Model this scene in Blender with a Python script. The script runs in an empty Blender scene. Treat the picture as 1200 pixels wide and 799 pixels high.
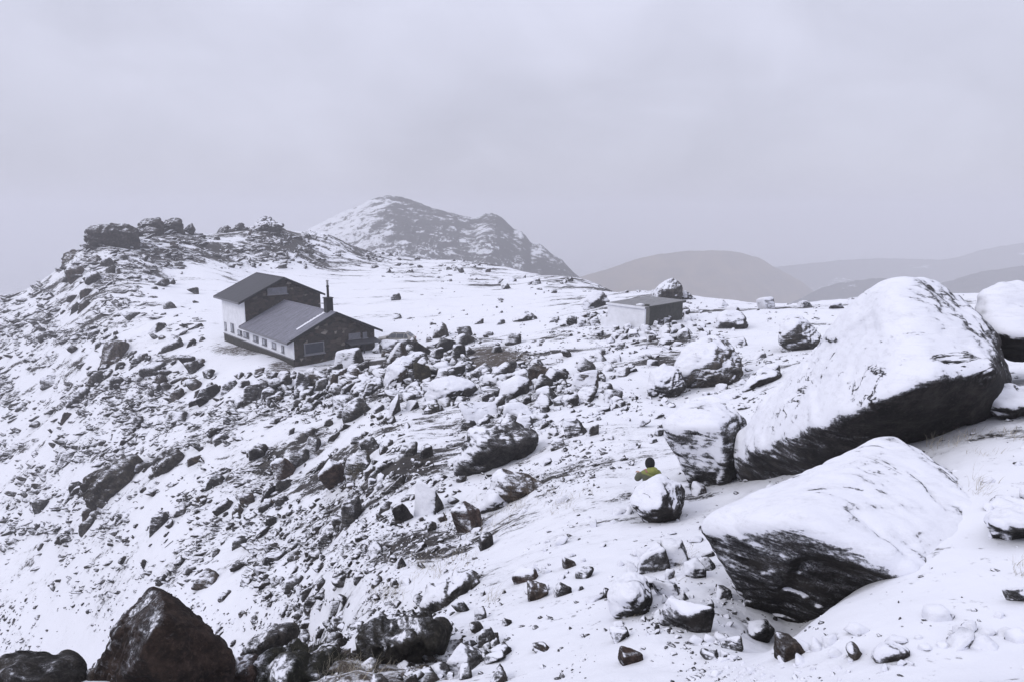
import bpy, bmesh, math, random
import numpy as np
from mathutils import Vector, Matrix

# ------------------------------------------------------------------ camera, sky, sun, exposure
F, CX, CY, PITCH = 800.0, 600.0, 399.5, 0.187          # measured on the 1200 x 799 photograph
scene = bpy.context.scene
COL = scene.collection
cam_data = bpy.data.cameras.new('camera')
cam_data.sensor_width = 36.0
cam_data.lens = 36.0 * F / 1200.0
cam_data.clip_start = 0.1
cam_data.clip_end = 20000.0
cam = bpy.data.objects.new('camera', cam_data)
COL.objects.link(cam)
cam.location = (0, 0, 0)
cam.rotation_euler = (math.pi / 2 - PITCH, 0, 0)
scene.camera = cam

SUN_EL, SUN_AZ = math.radians(38), math.radians(-112)   # azimuth from +Y, clockwise: behind the viewer, to the left
world = bpy.data.worlds.new('World')
scene.world = world
world.use_nodes = True
nt = world.node_tree
nt.nodes.clear()
def N(tree, kind, **kw):
    n = tree.nodes.new(kind)
    for k, v in kw.items():
        if k in n.inputs.keys() if isinstance(k, str) else False:
            n.inputs[k].default_value = v
        else:
            setattr(n, k, v)
    return n
def math_node(tree, op, a, b=None, c=None, clamp=False):
    n = tree.nodes.new('ShaderNodeMath'); n.operation = op; n.use_clamp = clamp
    for i, v in enumerate((a, b, c)):
        if v is None: continue
        if isinstance(v, (int, float)): n.inputs[i].default_value = v
        else: tree.links.new(v, n.inputs[i])
    return n.outputs[0]
def ramp(tree, fac, stops, interp='LINEAR'):
    n = tree.nodes.new('ShaderNodeValToRGB'); n.color_ramp.interpolation = interp
    cr = n.color_ramp
    while len(cr.elements) < len(stops): cr.elements.new(0.5)
    for e, (p, c) in zip(cr.elements, stops):
        e.position = p; e.color = (*c, 1) if len(c) == 3 else c
    tree.links.new(fac, n.inputs[0]); return n.outputs[0]
def noise(tree, vec, scale, detail=4, rough=0.55, dist=0.0):
    n = tree.nodes.new('ShaderNodeTexNoise')
    n.inputs['Scale'].default_value = scale; n.inputs['Detail'].default_value = detail
    n.inputs['Roughness'].default_value = rough; n.inputs['Distortion'].default_value = dist
    if vec is not None: tree.links.new(vec, n.inputs['Vector'])
    return n.outputs['Fac']
def mixc(tree, fac, a, b, blend='MIX'):
    n = tree.nodes.new('ShaderNodeMix'); n.data_type = 'RGBA'; n.blend_type = blend
    for sock, v in ((n.inputs[0], fac), (n.inputs[6], a), (n.inputs[7], b)):
        if isinstance(v, (int, float)): sock.default_value = v
        elif isinstance(v, tuple): sock.default_value = (*v, 1) if len(v) == 3 else v
        else: tree.links.new(v, sock)
    return n.outputs[2]
SKY_GAIN = 1.12
wout = N(nt, 'ShaderNodeOutputWorld')
sky = N(nt, 'ShaderNodeTexSky', sky_type='NISHITA', sun_disc=False, sun_elevation=SUN_EL, sun_rotation=SUN_AZ)
bg_clear = N(nt, 'ShaderNodeBackground'); bg_clear.inputs[1].default_value = 0.10
nt.links.new(sky.outputs[0], bg_clear.inputs[0])
tc = N(nt, 'ShaderNodeTexCoord')
sep = N(nt, 'ShaderNodeSeparateXYZ'); nt.links.new(tc.outputs['Generated'], sep.inputs[0])
el = math_node(nt, 'MAXIMUM', sep.outputs[2], 0.0)
mp = N(nt, 'ShaderNodeMapping'); mp.inputs['Scale'].default_value = (1.0, 1.0, 1.7)
nt.links.new(tc.outputs['Generated'], mp.inputs[0])
n1 = noise(nt, mp.outputs[0], 2.9, 3, 0.5, 0.4)
n2 = noise(nt, mp.outputs[0], 5.5, 4, 0.55, 0.8)
cl = math_node(nt, 'ADD', math_node(nt, 'MULTIPLY', n1, 0.65), math_node(nt, 'MULTIPLY', n2, 0.35))
cl = math_node(nt, 'MULTIPLY_ADD', math_node(nt, 'SUBTRACT', cl, 0.5), 0.62, 1.0)      # cloud mottling round 1
grad = ramp(nt, el, [(0.0, (0.500, 0.505, 0.600)), (0.05, (0.520, 0.527, 0.625)), (0.14, (0.572, 0.582, 0.695)), (0.33, (0.670, 0.688, 0.83)), (0.6, (0.84, 0.86, 1.01)), (1.0, (0.98, 0.99, 1.12))])
ccol = N(nt, 'ShaderNodeVectorMath', operation='SCALE'); nt.links.new(grad, ccol.inputs[0]); nt.links.new(cl, ccol.inputs['Scale'])
bg_cloud = N(nt, 'ShaderNodeBackground'); bg_cloud.inputs[1].default_value = SKY_GAIN
nt.links.new(ccol.outputs[0], bg_cloud.inputs[0])
mx = N(nt, 'ShaderNodeMixShader'); mx.inputs[0].default_value = 0.95
nt.links.new(bg_clear.outputs[0], mx.inputs[1]); nt.links.new(bg_cloud.outputs[0], mx.inputs[2])
nt.links.new(mx.outputs[0], wout.inputs[0])

sun_data = bpy.data.lights.new('sun', 'SUN')
sun_data.energy = 0.9
sun_data.angle = math.radians(26)
sun_data.color = (1.0, 0.97, 0.93)
sun = bpy.data.objects.new('sun', sun_data)
COL.objects.link(sun)
sd = Vector((math.sin(SUN_AZ) * math.cos(SUN_EL), math.cos(SUN_AZ) * math.cos(SUN_EL), math.sin(SUN_EL)))
sun.rotation_euler = sd.to_track_quat('Z', 'Y').to_euler()

vs = scene.view_settings
vs.view_transform = 'Standard'; vs.look = 'None'; vs.gamma = 1.0; vs.use_curve_mapping = False
vs.exposure = 0.0
scene.render.engine = 'CYCLES'
scene.cycles.max_bounces = 6
scene.cycles.diffuse_bounces = 3
scene.cycles.volume_bounces = 2
scene.cycles.use_denoising = True
try: scene.cycles.denoiser = 'OPENIMAGEDENOISE'
except Exception: pass

# ------------------------------------------------------------------ numpy helpers
rng = np.random.default_rng(7)
random.seed(7)
CP, SP = math.cos(PITCH), math.sin(PITCH)
def ray(px, py):
    u = (np.asarray(px, float) - CX) / F; v = (CY - np.asarray(py, float)) / F
    dy = CP + SP * v; dz = -SP + CP * v
    return u / dy, dz / dy                                # X/Y and Z/Y along this ray
def pt(px, py, Y):
    a, g = ray(px, py); return np.array([a * Y, Y, g * Y])
def to_px(a, g):                                          # X/Y, Z/Y back to the photograph
    den = CP - g * SP
    return CX + F * a / den, CY - F * (SP + g * CP) / den

def _hash(ix, iy, iz, seed):
    h = (ix.astype(np.int64) * 374761393 + iy.astype(np.int64) * 668265263 + iz.astype(np.int64) * 2147483647 + seed * 974634541) & 0xFFFFFFFF
    h = ((h ^ (h >> 13)) * 1274126177) & 0xFFFFFFFF
    h = ((h ^ (h >> 16)) * 2246822519) & 0xFFFFFFFF
    return ((h ^ (h >> 15)) & 0xFFFFFF) / float(0xFFFFFF)
def vnoise(p, seed=0):                                    # value noise in [-1, 1]
    f = np.floor(p); t = p - f; i = f.astype(np.int64)
    t = t * t * t * (t * (t * 6 - 15) + 10)
    r = 0
    for dx in (0, 1):
        wx = t[:, 0] if dx else 1 - t[:, 0]
        for dy in (0, 1):
            wy = t[:, 1] if dy else 1 - t[:, 1]
            for dz in (0, 1):
                wz = t[:, 2] if dz else 1 - t[:, 2]
                r = r + wx * wy * wz * _hash(i[:, 0] + dx, i[:, 1] + dy, i[:, 2] + dz, seed)
    return r * 2 - 1
def fbm(p, oct=4, seed=0, gain=0.5):
    a, s, r = 1.0, 0.0, 0
    for k in range(oct):
        r = r + a * vnoise(p, seed + k * 17); s += a; a *= gain; p = p * 2.03 + 11.3
    return r / s

def mesh_from(name, co, faces, smooth=True, attrs=None):
    me = bpy.data.meshes.new(name)
    co = np.asarray(co, np.float32); faces = np.asarray(faces, np.int32)
    k = faces.shape[1]
    me.vertices.add(len(co)); me.vertices.foreach_set('co', co.ravel())
    me.loops.add(faces.size); me.loops.foreach_set('vertex_index', faces.ravel())
    me.polygons.add(len(faces))
    me.polygons.foreach_set('loop_start', np.arange(0, faces.size, k, dtype=np.int32))
    me.polygons.foreach_set('loop_total', np.full(len(faces), k, np.int32))
    me.polygons.foreach_set('use_smooth', np.full(len(faces), smooth, bool))
    if attrs:
        for an, av in attrs.items():
            at = me.attributes.new(an, 'FLOAT', 'POINT'); at.data.foreach_set('value', np.asarray(av, np.float32))
    me.update(calc_edges=True)
    return me

def tag(o, label=None, cat=None, group=None, kind=None):
    if label: o['label'] = label
    if cat: o['category'] = cat
    if group: o['group'] = group
    if kind: o['kind'] = kind
    return o
def link(name, me, mat=None, parent=None):
    o = bpy.data.objects.new(name, me); COL.objects.link(o)
    if mat is not None: me.materials.append(mat)
    if parent is not None: o.parent = parent
    return o

# ------------------------------------------------------------------ materials
WIND = Vector((-0.58, -0.25, 0.78)).normalized()          # snow has plastered faces turned up and to the left
def new_mat(name):
    m = bpy.data.materials.new(name); m.use_nodes = True
    t = m.node_tree; t.nodes.clear()
    out = t.nodes.new('ShaderNodeOutputMaterial'); b = t.nodes.new('ShaderNodeBsdfPrincipled')
    t.links.new(b.outputs[0], out.inputs[0])
    return m, t, b
def simple_mat(name, col, rough=0.7, metal=0.0, var=0.12, scale=6.0, bump=0.0, spec=0.3):
    m, t, b = new_mat(name)
    tc = t.nodes.new('ShaderNodeTexCoord')
    n = noise(t, tc.outputs['Object'], scale, 5, 0.6)
    lo = tuple(c * (1 - var * 1.6) for c in col); hi = tuple(min(1, c * (1 + var * 1.6)) for c in col)
    t.links.new(ramp(t, n, [(0.3, lo), (0.7, hi)]), b.inputs['Base Color'])
    b.inputs['Roughness'].default_value = rough; b.inputs['Metallic'].default_value = metal
    b.inputs['Specular IOR Level'].default_value = spec
    if bump:
        bn = t.nodes.new('ShaderNodeBump'); bn.inputs['Strength'].default_value = bump; bn.inputs['Distance'].default_value = 0.05
        t.links.new(n, bn.inputs['Height']); t.links.new(bn.outputs[0], b.inputs['Normal'])
    return m
SNOW_C = (0.81, 0.82, 0.88)
def snow_rock_material(name, thr_from_alpha=True):
    m, t, b = new_mat(name)
    geo = t.nodes.new('ShaderNodeNewGeometry')
    oi = t.nodes.new('ShaderNodeObjectInfo')
    pos = geo.outputs['Position']
    dot = t.nodes.new('ShaderNodeVectorMath'); dot.operation = 'DOT_PRODUCT'
    dot.inputs[1].default_value = WIND; t.links.new(geo.outputs['Normal'], dot.inputs[0])
    # snow sticks in streaks along the bedding of the stone: noise stretched along one direction
    mpn = t.nodes.new('ShaderNodeMapping'); mpn.inputs['Rotation'].default_value = (0.2, 0.35, 0.6); mpn.inputs['Scale'].default_value = (0.5, 1.0, 3.2)
    t.links.new(pos, mpn.inputs[0])
    a = noise(t, pos, 1.1, 5, 0.6); bb = noise(t, mpn.outputs[0], 3.4, 6, 0.7, 0.3); c = noise(t, pos, 22.0, 4, 0.7)
    s = math_node(t, 'ADD', dot.outputs['Value'], math_node(t, 'MULTIPLY', math_node(t, 'SUBTRACT', a, 0.5), 1.1))
    s = math_node(t, 'ADD', s, math_node(t, 'MULTIPLY', math_node(t, 'SUBTRACT', bb, 0.5), 1.7))
    s = math_node(t, 'ADD', s, math_node(t, 'MULTIPLY', math_node(t, 'SUBTRACT', c, 0.5), 0.9))
    under = math_node(t, 'MULTIPLY_ADD', dot.outputs['Value'], -2.2, -0.12, True)
    s = math_node(t, 'SUBTRACT', s, math_node(t, 'MULTIPLY', under, 1.2))
    thr = math_node(t, 'MULTIPLY_ADD', oi.outputs['Alpha'], -1.35, 1.12)
    d = math_node(t, 'SUBTRACT', s, thr)
    cr = math_node(t, 'ABSOLUTE', math_node(t, 'SUBTRACT', noise(t, mpn.outputs[0], 0.55, 5, 0.6, 0.8), 0.5))
    cr = math_node(t, 'MULTIPLY_ADD', cr, -34.0, 1.0, True)
    cr = math_node(t, 'MULTIPLY', cr, math_node(t, 'MULTIPLY_ADD', noise(t, pos, 0.9, 3, 0.5), 4.0, -1.9, True))
    d = math_node(t, 'SUBTRACT', d, math_node(t, 'MULTIPLY', cr, 1.0))
    mask = math_node(t, 'MULTIPLY_ADD', d, 4.5, 0.5, True)
    # thin dusting of snow beyond the edge of the full cover
    dust = math_node(t, 'MULTIPLY', math_node(t, 'MULTIPLY_ADD', d, 1.0, 0.42, True), math_node(t, 'MULTIPLY_ADD', noise(t, pos, 60.0, 3, 0.7), 2.4, -0.85, True))
    mask = math_node(t, 'MAXIMUM', mask, math_node(t, 'MULTIPLY', dust, 0.75))
    n2 = noise(t, pos, 3.0, 8, 0.7); n3 = noise(t, pos, 16.0, 7, 0.75)
    rk = ramp(t, n2, [(0.30, (0.006, 0.0057, 0.0057)), (0.5, (0.025, 0.023, 0.022)), (0.70, (0.080, 0.072, 0.066))])
    rk = mixc(t, math_node(t, 'MULTIPLY_ADD', n3, 3.4, -1.75, True), rk, (0.125, 0.118, 0.11))
    pat = math_node(t, 'MULTIPLY', math_node(t, 'MULTIPLY_ADD', noise(t, pos, 1.5, 6, 0.72, 0.5), 5.0, -2.55, True), math_node(t, 'MULTIPLY_ADD', n3, 2.0, -0.5, True))
    rk = mixc(t, math_node(t, 'MULTIPLY', pat, 0.75), rk, (0.12, 0.112, 0.10))
    rk = mixc(t, 1.0, rk, oi.outputs['Color'], 'MULTIPLY')
    sn = mixc(t, noise(t, pos, 2.2, 4, 0.6), (SNOW_C[0] * .95, SNOW_C[1] * .95, SNOW_C[2] * .97), SNOW_C)
    thin = math_node(t, 'MULTIPLY', math_node(t, 'MULTIPLY_ADD', bb, -4.5, 2.35, True), math_node(t, 'MULTIPLY_ADD', c, 3.0, -1.0, True))
    sn = mixc(t, math_node(t, 'MULTIPLY', thin, 0.42), sn, (0.33, 0.33, 0.36))                # thin cover, stone showing through
    t.links.new(mixc(t, mask, rk, sn), b.inputs['Base Color'])
    b.inputs['Roughness'].default_value = 0.85
    b.inputs['Specular IOR Level'].default_value = 0.12
    h = math_node(t, 'ADD', math_node(t, 'MULTIPLY', n2, 0.6), math_node(t, 'MULTIPLY', n3, 0.28))
    h = math_node(t, 'ADD', h, math_node(t, 'MULTIPLY', c, 0.12))
    inv = math_node(t, 'SUBTRACT', 1.0, math_node(t, 'MULTIPLY', mask, 0.82))
    hh = math_node(t, 'ADD', math_node(t, 'MULTIPLY', h, inv), math_node(t, 'MULTIPLY', mask, 0.16))
    bn = t.nodes.new('ShaderNodeBump'); bn.inputs['Strength'].default_value = 1.0; bn.inputs['Distance'].default_value = 0.13
    t.links.new(hh, bn.inputs['Height']); t.links.new(bn.outputs[0], b.inputs['Normal'])
    return m
ROCK = snow_rock_material('snowy_rock')

def terrain_material(name, streak_rot, base_scale=1.0, dark=(0.040, 0.036, 0.035), dark2=(0.078, 0.069, 0.062), bump_dist=0.12):
    m, t, b = new_mat(name)
    geo = t.nodes.new('ShaderNodeNewGeometry'); pos = geo.outputs['Position']
    at = t.nodes.new('ShaderNodeAttribute'); at.attribute_name = 'rock'
    ea = t.nodes.new('ShaderNodeAttribute'); ea.attribute_name = 'earth'
    mpn = t.nodes.new('ShaderNodeMapping'); mpn.inputs['Rotation'].default_value = (0, 0, -streak_rot); mpn.inputs['Scale'].default_value = (0.42 * base_scale, 1.0 * base_scale, 1.3 * base_scale)
    t.links.new(pos, mpn.inputs[0])
    a = noise(t, mpn.outputs[0], 0.55, 6, 0.62, 0.4); c = noise(t, mpn.outputs[0], 2.6, 6, 0.68, 0.3); e = noise(t, pos, 11.0 * base_scale, 5, 0.7)
    mpf = t.nodes.new('ShaderNodeMapping'); mpf.inputs['Rotation'].default_value = (0, 0, -streak_rot); mpf.inputs['Scale'].default_value = (0.07 * base_scale, 0.20 * base_scale, 0.2 * base_scale)
    t.links.new(pos, mpf.inputs[0]); f = noise(t, mpf.outputs[0], 1.0, 4, 0.6, 0.5)
    v = math_node(t, 'ADD', math_node(t, 'MULTIPLY', a, 0.34), math_node(t, 'MULTIPLY', c, 0.38))
    v = math_node(t, 'ADD', v, math_node(t, 'MULTIPLY', e, 0.20))
    v = math_node(t, 'ADD', v, math_node(t, 'MULTIPLY_ADD', f, 0.80, -0.36))                      # about 0.5 +- 0.08
    dot = t.nodes.new('ShaderNodeVectorMath'); dot.operation = 'DOT_PRODUCT'
    dot.inputs[1].default_value = WIND; t.links.new(geo.outputs['Normal'], dot.inputs[0])
    v = math_node(t, 'ADD', v, math_node(t, 'MULTIPLY', math_node(t, 'SUBTRACT', 0.80, dot.outputs['Value']), 0.20))
    thr = math_node(t, 'MULTIPLY_ADD', at.outputs['Fac'], -0.33, 0.672)
    d = math_node(t, 'SUBTRACT', v, thr)
    mask = math_node(t, 'MULTIPLY_ADD', d, 22.0, 0.5, True)
    half = math_node(t, 'MULTIPLY', math_node(t, 'MULTIPLY_ADD', d, 7.0, 0.6, True), math_node(t, 'MULTIPLY_ADD', e, 3.0, -1.1, True))
    mask = math_node(t, 'MAXIMUM', mask, math_node(t, 'MULTIPLY', half, 0.5))
    # blown-free brown earth
    em = math_node(t, 'MULTIPLY_ADD', math_node(t, 'ADD', ea.outputs['Fac'], math_node(t, 'ADD', math_node(t, 'MULTIPLY', math_node(t, 'SUBTRACT', c, 0.5), 1.9), math_node(t, 'MULTIPLY', math_node(t, 'SUBTRACT', e, 0.5), 1.6))), 3.0, -1.0, True)
    mask = math_node(t, 'MAXIMUM', mask, em)
    rk = ramp(t, noise(t, pos, 1.9 * base_scale, 7, 0.65), [(0.3, tuple(x * .55 for x in dark)), (0.5, dark), (0.72, dark2)])
    rk = mixc(t, math_node(t, 'MULTIPLY', em, 0.7), rk, (0.085, 0.068, 0.055))
    sn = mixc(t, noise(t, pos, 0.35 * base_scale, 5, 0.6), tuple(x * .93 for x in SNOW_C), SNOW_C)
    t.links.new(mixc(t, mask, sn, rk), b.inputs['Base Color'])
    b.inputs['Roughness'].default_value = 0.85; b.inputs['Specular IOR Level'].default_value = 0.2
    h = math_node(t, 'ADD', math_node(t, 'MULTIPLY', c, 0.6), math_node(t, 'MULTIPLY', e, 0.35))
    h = math_node(t, 'MULTIPLY', h, math_node(t, 'MULTIPLY_ADD', at.outputs['Fac'], 1.1, 0.16))
    h = math_node(t, 'ADD', h, math_node(t, 'MULTIPLY', mask, 0.12))
    bn = t.nodes.new('ShaderNodeBump'); bn.inputs['Strength'].default_value = 0.8; bn.inputs['Distance'].default_value = bump_dist
    t.links.new(h, bn.inputs['Height']); t.links.new(bn.outputs[0], b.inputs['Normal'])
    return m

# ------------------------------------------------------------------ terrain: heights through measured points
COLUMNS = {
 -260: [(352,190),(400,165),(450,146),(500,130),(600,105),(700,85),(799,70)],
 0:   [(352,150),(400,125),(450,108),(500,93),(550,80),(600,70),(650,61),(700,54),(750,48),(790,44)],
 60:  [(322,150),(350,133),(400,111),(450,95),(500,82),(550,70.5),(600,61.5),(650,54),(700,47.5),(750,42)],
 110: [(284,150),(300,139),(330,125),(360,112),(400,98),(450,84),(500,72),(550,62),(600,54),(650,47),(700,41.5),(750,37)],
 200: [(273,165),(290,150),(322,138),(342,118),(360,104),(400,86),(450,71),(500,60),(550,51),(600,43.5),(650,37.5),(700,32),(750,27)],
 262: [(275,172),(300,158),(322,142),(345,118),(370,98),(399,80),(420,73),(450,65),(500,55),(550,47),(600,39.5),(650,34),(700,28)],
 310: [(266,180),(285,168),(310,160),(345,120),(375,97),(405,76),(428,65.5),(450,61),(500,51.5),(550,44),(600,37),(650,31),(700,25)],
 380: [(276,195),(300,185),(312,172),(345,124),(375,96),(405,75),(428,66),(450,60),(500,48),(550,40),(600,32.5),(650,25.5),(700,19.5)],
 450: [(296,225),(305,205),(320,165),(340,128),(370,96),(400,76),(430,61),(460,51),(500,41),(550,32),(600,25),(650,19),(690,14)],
 530: [(306,212),(320,165),(345,120),(375,88),(400,70),(430,56),(460,47),(500,38),(550,28.5),(600,21.5),(650,16),(690,12),(740,8.7),(799,6.6)],
 600: [(316,195),(330,150),(350,110),(380,78),(400,65),(420,55),(450,46),(500,34),(550,25),(600,18.5),(650,13.2),(690,10.3),(740,7.9),(799,6.2)],
 700: [(333,145),(345,115),(360,85),(383,62),(400,55),(420,47),(450,39),(500,28),(550,20.5),(590,16),(620,13.3),(650,11),(690,8.8),(740,7),(799,5.6)],
 770: [(342,105),(360,75),(383,58),(400,51),(450,36),(500,26.5),(550,19.5),(600,14.2),(620,12.4),(650,10.2),(690,8.1),(740,6.5),(799,5.3)],
 850: [(351,85),(375,62),(400,50),(450,34),(500,25),(550,18),(590,14),(620,11.5),(650,9.5),(700,7.6),(740,6.4),(770,5.6),(799,5)],
 905: [(357,80),(400,48),(450,30),(500,21),(550,15.5),(590,12.2),(630,10),(670,8.6),(700,7.8),(740,6.8),(762,6.2),(772,4.9),(799,4.5)],
 940: [(354,80),(400,47),(450,28),(500,19),(550,13.6),(600,10.8),(640,9.2),(690,8.0),(728,7.1),(739,5.4),(768,4.8),(799,4.35)],
 975: [(352,80),(400,46),(450,27),(500,17),(550,12.3),(600,10),(640,8.8),(670,8.1),(700,7.4),(709,5.75),(730,5.2),(760,4.7),(799,4.2)],
 1080:[(345,80),(365,60),(400,36),(440,21),(480,15),(520,11.3),(550,9.8),(600,7.8),(640,6.6),(690,5.4),(740,4.5),(799,3.8)],
 1200:[(345,78),(370,50),(400,30),(430,19),(470,13),(510,10.3),(550,8.6),(600,7),(640,6),(700,4.9),(799,3.5)],
 1420:[(345,76),(370,48),(400,28),(430,17.5),(470,12),(510,9.4),(550,7.9),(600,6.4),(640,5.5),(700,4.5),(799,3.2)],
}
P, V = [], []
KU = 2.2
def ctrl(a, Y, g): P.append((a * KU, math.log(Y))); V.append(g)
for px, lst in COLUMNS.items():
    for py, Y in lst:
        a, g = ray(px, py); ctrl(a, Y, g)
    py, Y = lst[0]; a, g = ray(px, py)
    ctrl(a, Y * 1.18, g - 0.025)
    ctrl(a, Y * 1.6, min(g - 0.12, -0.16)); ctrl(a, max(Y * 2.6, 330), -0.30); ctrl(a, 650, -0.30); ctrl(a, 1300, -0.165); ctrl(a, 4000, -0.055)
for px, py, Y in ((455, 405, 76), (472, 404, 76)):
    a, g = ray(px, py); ctrl(a, Y, g)
# near bank on the left: the ground drops away just behind the foreground rocks
for px in (-260, 0, 110, 200, 310):
    a, g = ray(px, 799)
    ctrl(a, 6.4, -0.80); ctrl(a, 7.2, -0.755); ctrl(a, 8.0, -0.765); ctrl(a, 11, -0.96); ctrl(a, 17, -0.97)
    if px < 200: ctrl(a, 26, -0.90)
    ctrl(a, 3.2, -0.93); ctrl(a, 1.5, -1.3)
for px in (380, 450):
    a, g = ray(px, 799); ctrl(a, 6.8, -0.755); ctrl(a, 8.8, -0.69); ctrl(a, 11.5, -0.715); ctrl(a, 3.2, -0.90); ctrl(a, 1.5, -1.3)
for px, gn in ((530, -.88), (700, -.88), (850, -.86), (970, -.84), (1200, -.81), (1420, -.80)):
    a, g = ray(px, 799); ctrl(a, 3.0 if px < 900 else 2.4, gn); ctrl(a, 1.5, -1.25)
P = np.array(P); V = np.array(V)
def tps(r2): return 0.5 * r2 * np.log(np.maximum(r2, 1e-12))
def solve_tps():
    n = len(P); D = ((P[:, None] - P[None]) ** 2).sum(-1)
    A = np.zeros((n + 3, n + 3)); A[:n, :n] = tps(D) + 2e-4 * np.eye(n)
    A[:n, n] = 1; A[:n, n + 1:] = P; A[n, :n] = 1; A[n + 1:, :n] = P.T
    return np.linalg.solve(A, np.concatenate([V, [0, 0, 0]]))
W_ = solve_tps()
def tps_eval(q):
    out = np.empty(len(q))
    for i in range(0, len(q), 20000):
        s = q[i:i + 20000]; D = ((s[:, None] - P[None]) ** 2).sum(-1)
        out[i:i + 20000] = tps(D) @ W_[:-3] + W_[-3] + s @ W_[-2:]
    return out
NU, NV = 860, 1000
AU = np.linspace(-1.5, 1.45, NU); LY = np.linspace(math.log(1.3), math.log(4000), NV)
cu = np.linspace(-1.5, 1.45, 130); cv = np.linspace(LY[0], LY[-1], 160)
gc = tps_eval(np.stack(np.meshgrid(cu * KU, cv, indexing='ij'), -1).reshape(-1, 2)).reshape(130, 160)
def bil(grid, x, y):
    x = np.clip(x, 0, grid.shape[0] - 1.001); y = np.clip(y, 0, grid.shape[1] - 1.001)
    i = x.astype(int); j = y.astype(int); fx = x - i; fy = y - j
    return (grid[i, j] * (1 - fx) + grid[i + 1, j] * fx) * (1 - fy) + (grid[i, j + 1] * (1 - fx) + grid[i + 1, j + 1] * fx) * fy
AA, LL = np.meshgrid(AU, LY, indexing='ij')
G = bil(gc, (AA + 1.5) / 2.95 * 129, (LL - cv[0]) / (cv[-1] - cv[0]) * 159)
YY = np.exp(LL); XX = AA * YY; ZZ = G * YY

# how stony the ground is, per place
DENS = [(-100,450,.52),(0,360,.55),(30,420,.5),(60,500,.48),(40,600,.42),(60,700,.25),(100,330,.52),(150,300,.52),(250,285,.62),(330,285,.6),(180,285,.6),(150,400,.56),
 (200,440,.62),(120,480,.5),(150,560,.5),(120,640,.30),(200,680,.34),(270,600,.5),(250,500,.5),(300,470,.62),(330,440,.55),(270,430,.12),(240,415,.15),
 (210,340,.03),(240,325,.02),(300,330,.01),(420,340,.01),(480,350,.02),(360,325,.01),(540,338,.02),(620,350,.05),(560,350,.03),(620,370,.05),(380,310,.25),(420,295,.46),(500,318,.35),(560,325,.4),(650,330,.45),(690,345,.35),
 (480,400,.15),(420,440,.5),(500,430,.6),(570,430,.55),(620,450,.5),(690,450,.4),(740,430,.15),(680,400,.22),(700,375,.35),(520,500,.25),(440,510,.35),(400,550,.55),(470,560,.45),
 (560,560,.35),(330,560,.55),(350,640,.5),(300,700,.45),(345,720,.22),(372,690,.22),(420,650,.5),(480,620,.4),(440,710,.5),(400,780,.62),(340,760,.62),(520,680,.35),(560,640,.2),(600,600,.22),(640,560,.32),(640,520,.3),(700,540,.25),
 (650,620,.10),(700,610,.04),(680,660,.08),(640,720,.14),(600,780,.16),(700,760,.12),(780,760,.22),(780,620,.06),(830,720,.3),(860,770,.28),(730,580,.1),(720,480,.22),(780,480,.2),(760,420,.25),(850,420,.22),(900,400,.2),(950,380,.16),(880,370,.16),(1000,360,.1),
 (900,640,.05),(1000,600,.0),(1100,600,.0),(1150,560,.04),(1150,700,.02),(1050,750,.06),(950,740,.14),(920,780,.2),(1180,790,.02),(1180,470,.2),(1120,520,.05),(1050,480,.1),
 (150,740,.3),(60,760,.34),(850,300,.1),(1100,320,.1)]
DP = np.array([(a, b * 1.3) for a, b, _ in DENS], float); DV = np.array([c * (.70 if a < 350 and b > 335 else 1.0) for a, b, c in DENS])
def density(px, py):
    q = np.stack([px, py * 1.3], -1); out = np.empty(len(q))
    for i in range(0, len(q), 40000):
        d2 = ((q[i:i + 40000, None] - DP[None]) ** 2).sum(-1) + 300.0
        w = d2 ** -2.0; out[i:i + 40000] = (w * DV).sum(1) / w.sum(1)
    return out
xyz = np.stack([XX.ravel(), YY.ravel(), ZZ.ravel()], -1)
tpx, tpy = to_px(AA.ravel(), G.ravel())
rockd = density(np.clip(tpx, -150, 1350), np.clip(tpy, 250, 830))
far = YY.ravel() > 260
rockd[far] = 0.45
EARTH = [(430,786,120,20),(578,425,42,17),(283,410,34,6),(330,430,16,7)]
earth = np.zeros(len(xyz))
for ex, ey, rx, ry in EARTH:
    dd = ((tpx - ex) / rx) ** 2 + ((tpy - ey) / ry) ** 2
    earth = np.maximum(earth, np.clip(1.5 - dd * .9, 0, 1) * (0.78 if rx == 42 else 0.62))
n_big = fbm(xyz * 0.11, 3, 3); n_mid = fbm(xyz * np.array([0.5, 0.5, 0.5]), 4, 5); n_small = fbm(xyz * 2.1, 3, 9)
ridge = 1 - np.abs(fbm(xyz * np.array([.33, .33, .33]) + 40, 4, 21)) * 2
nearf = np.clip((YY.ravel() - 1.0) / 14.0, 0.22, 1.0)
dz = n_big * 0.45 * nearf + n_mid * (0.05 + 0.42 * rockd) * nearf + n_small * (0.015 + 0.13 * rockd) + ridge * 0.35 * rockd * nearf
dz += far * fbm(xyz * 0.02, 4, 31) * 3.0
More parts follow.
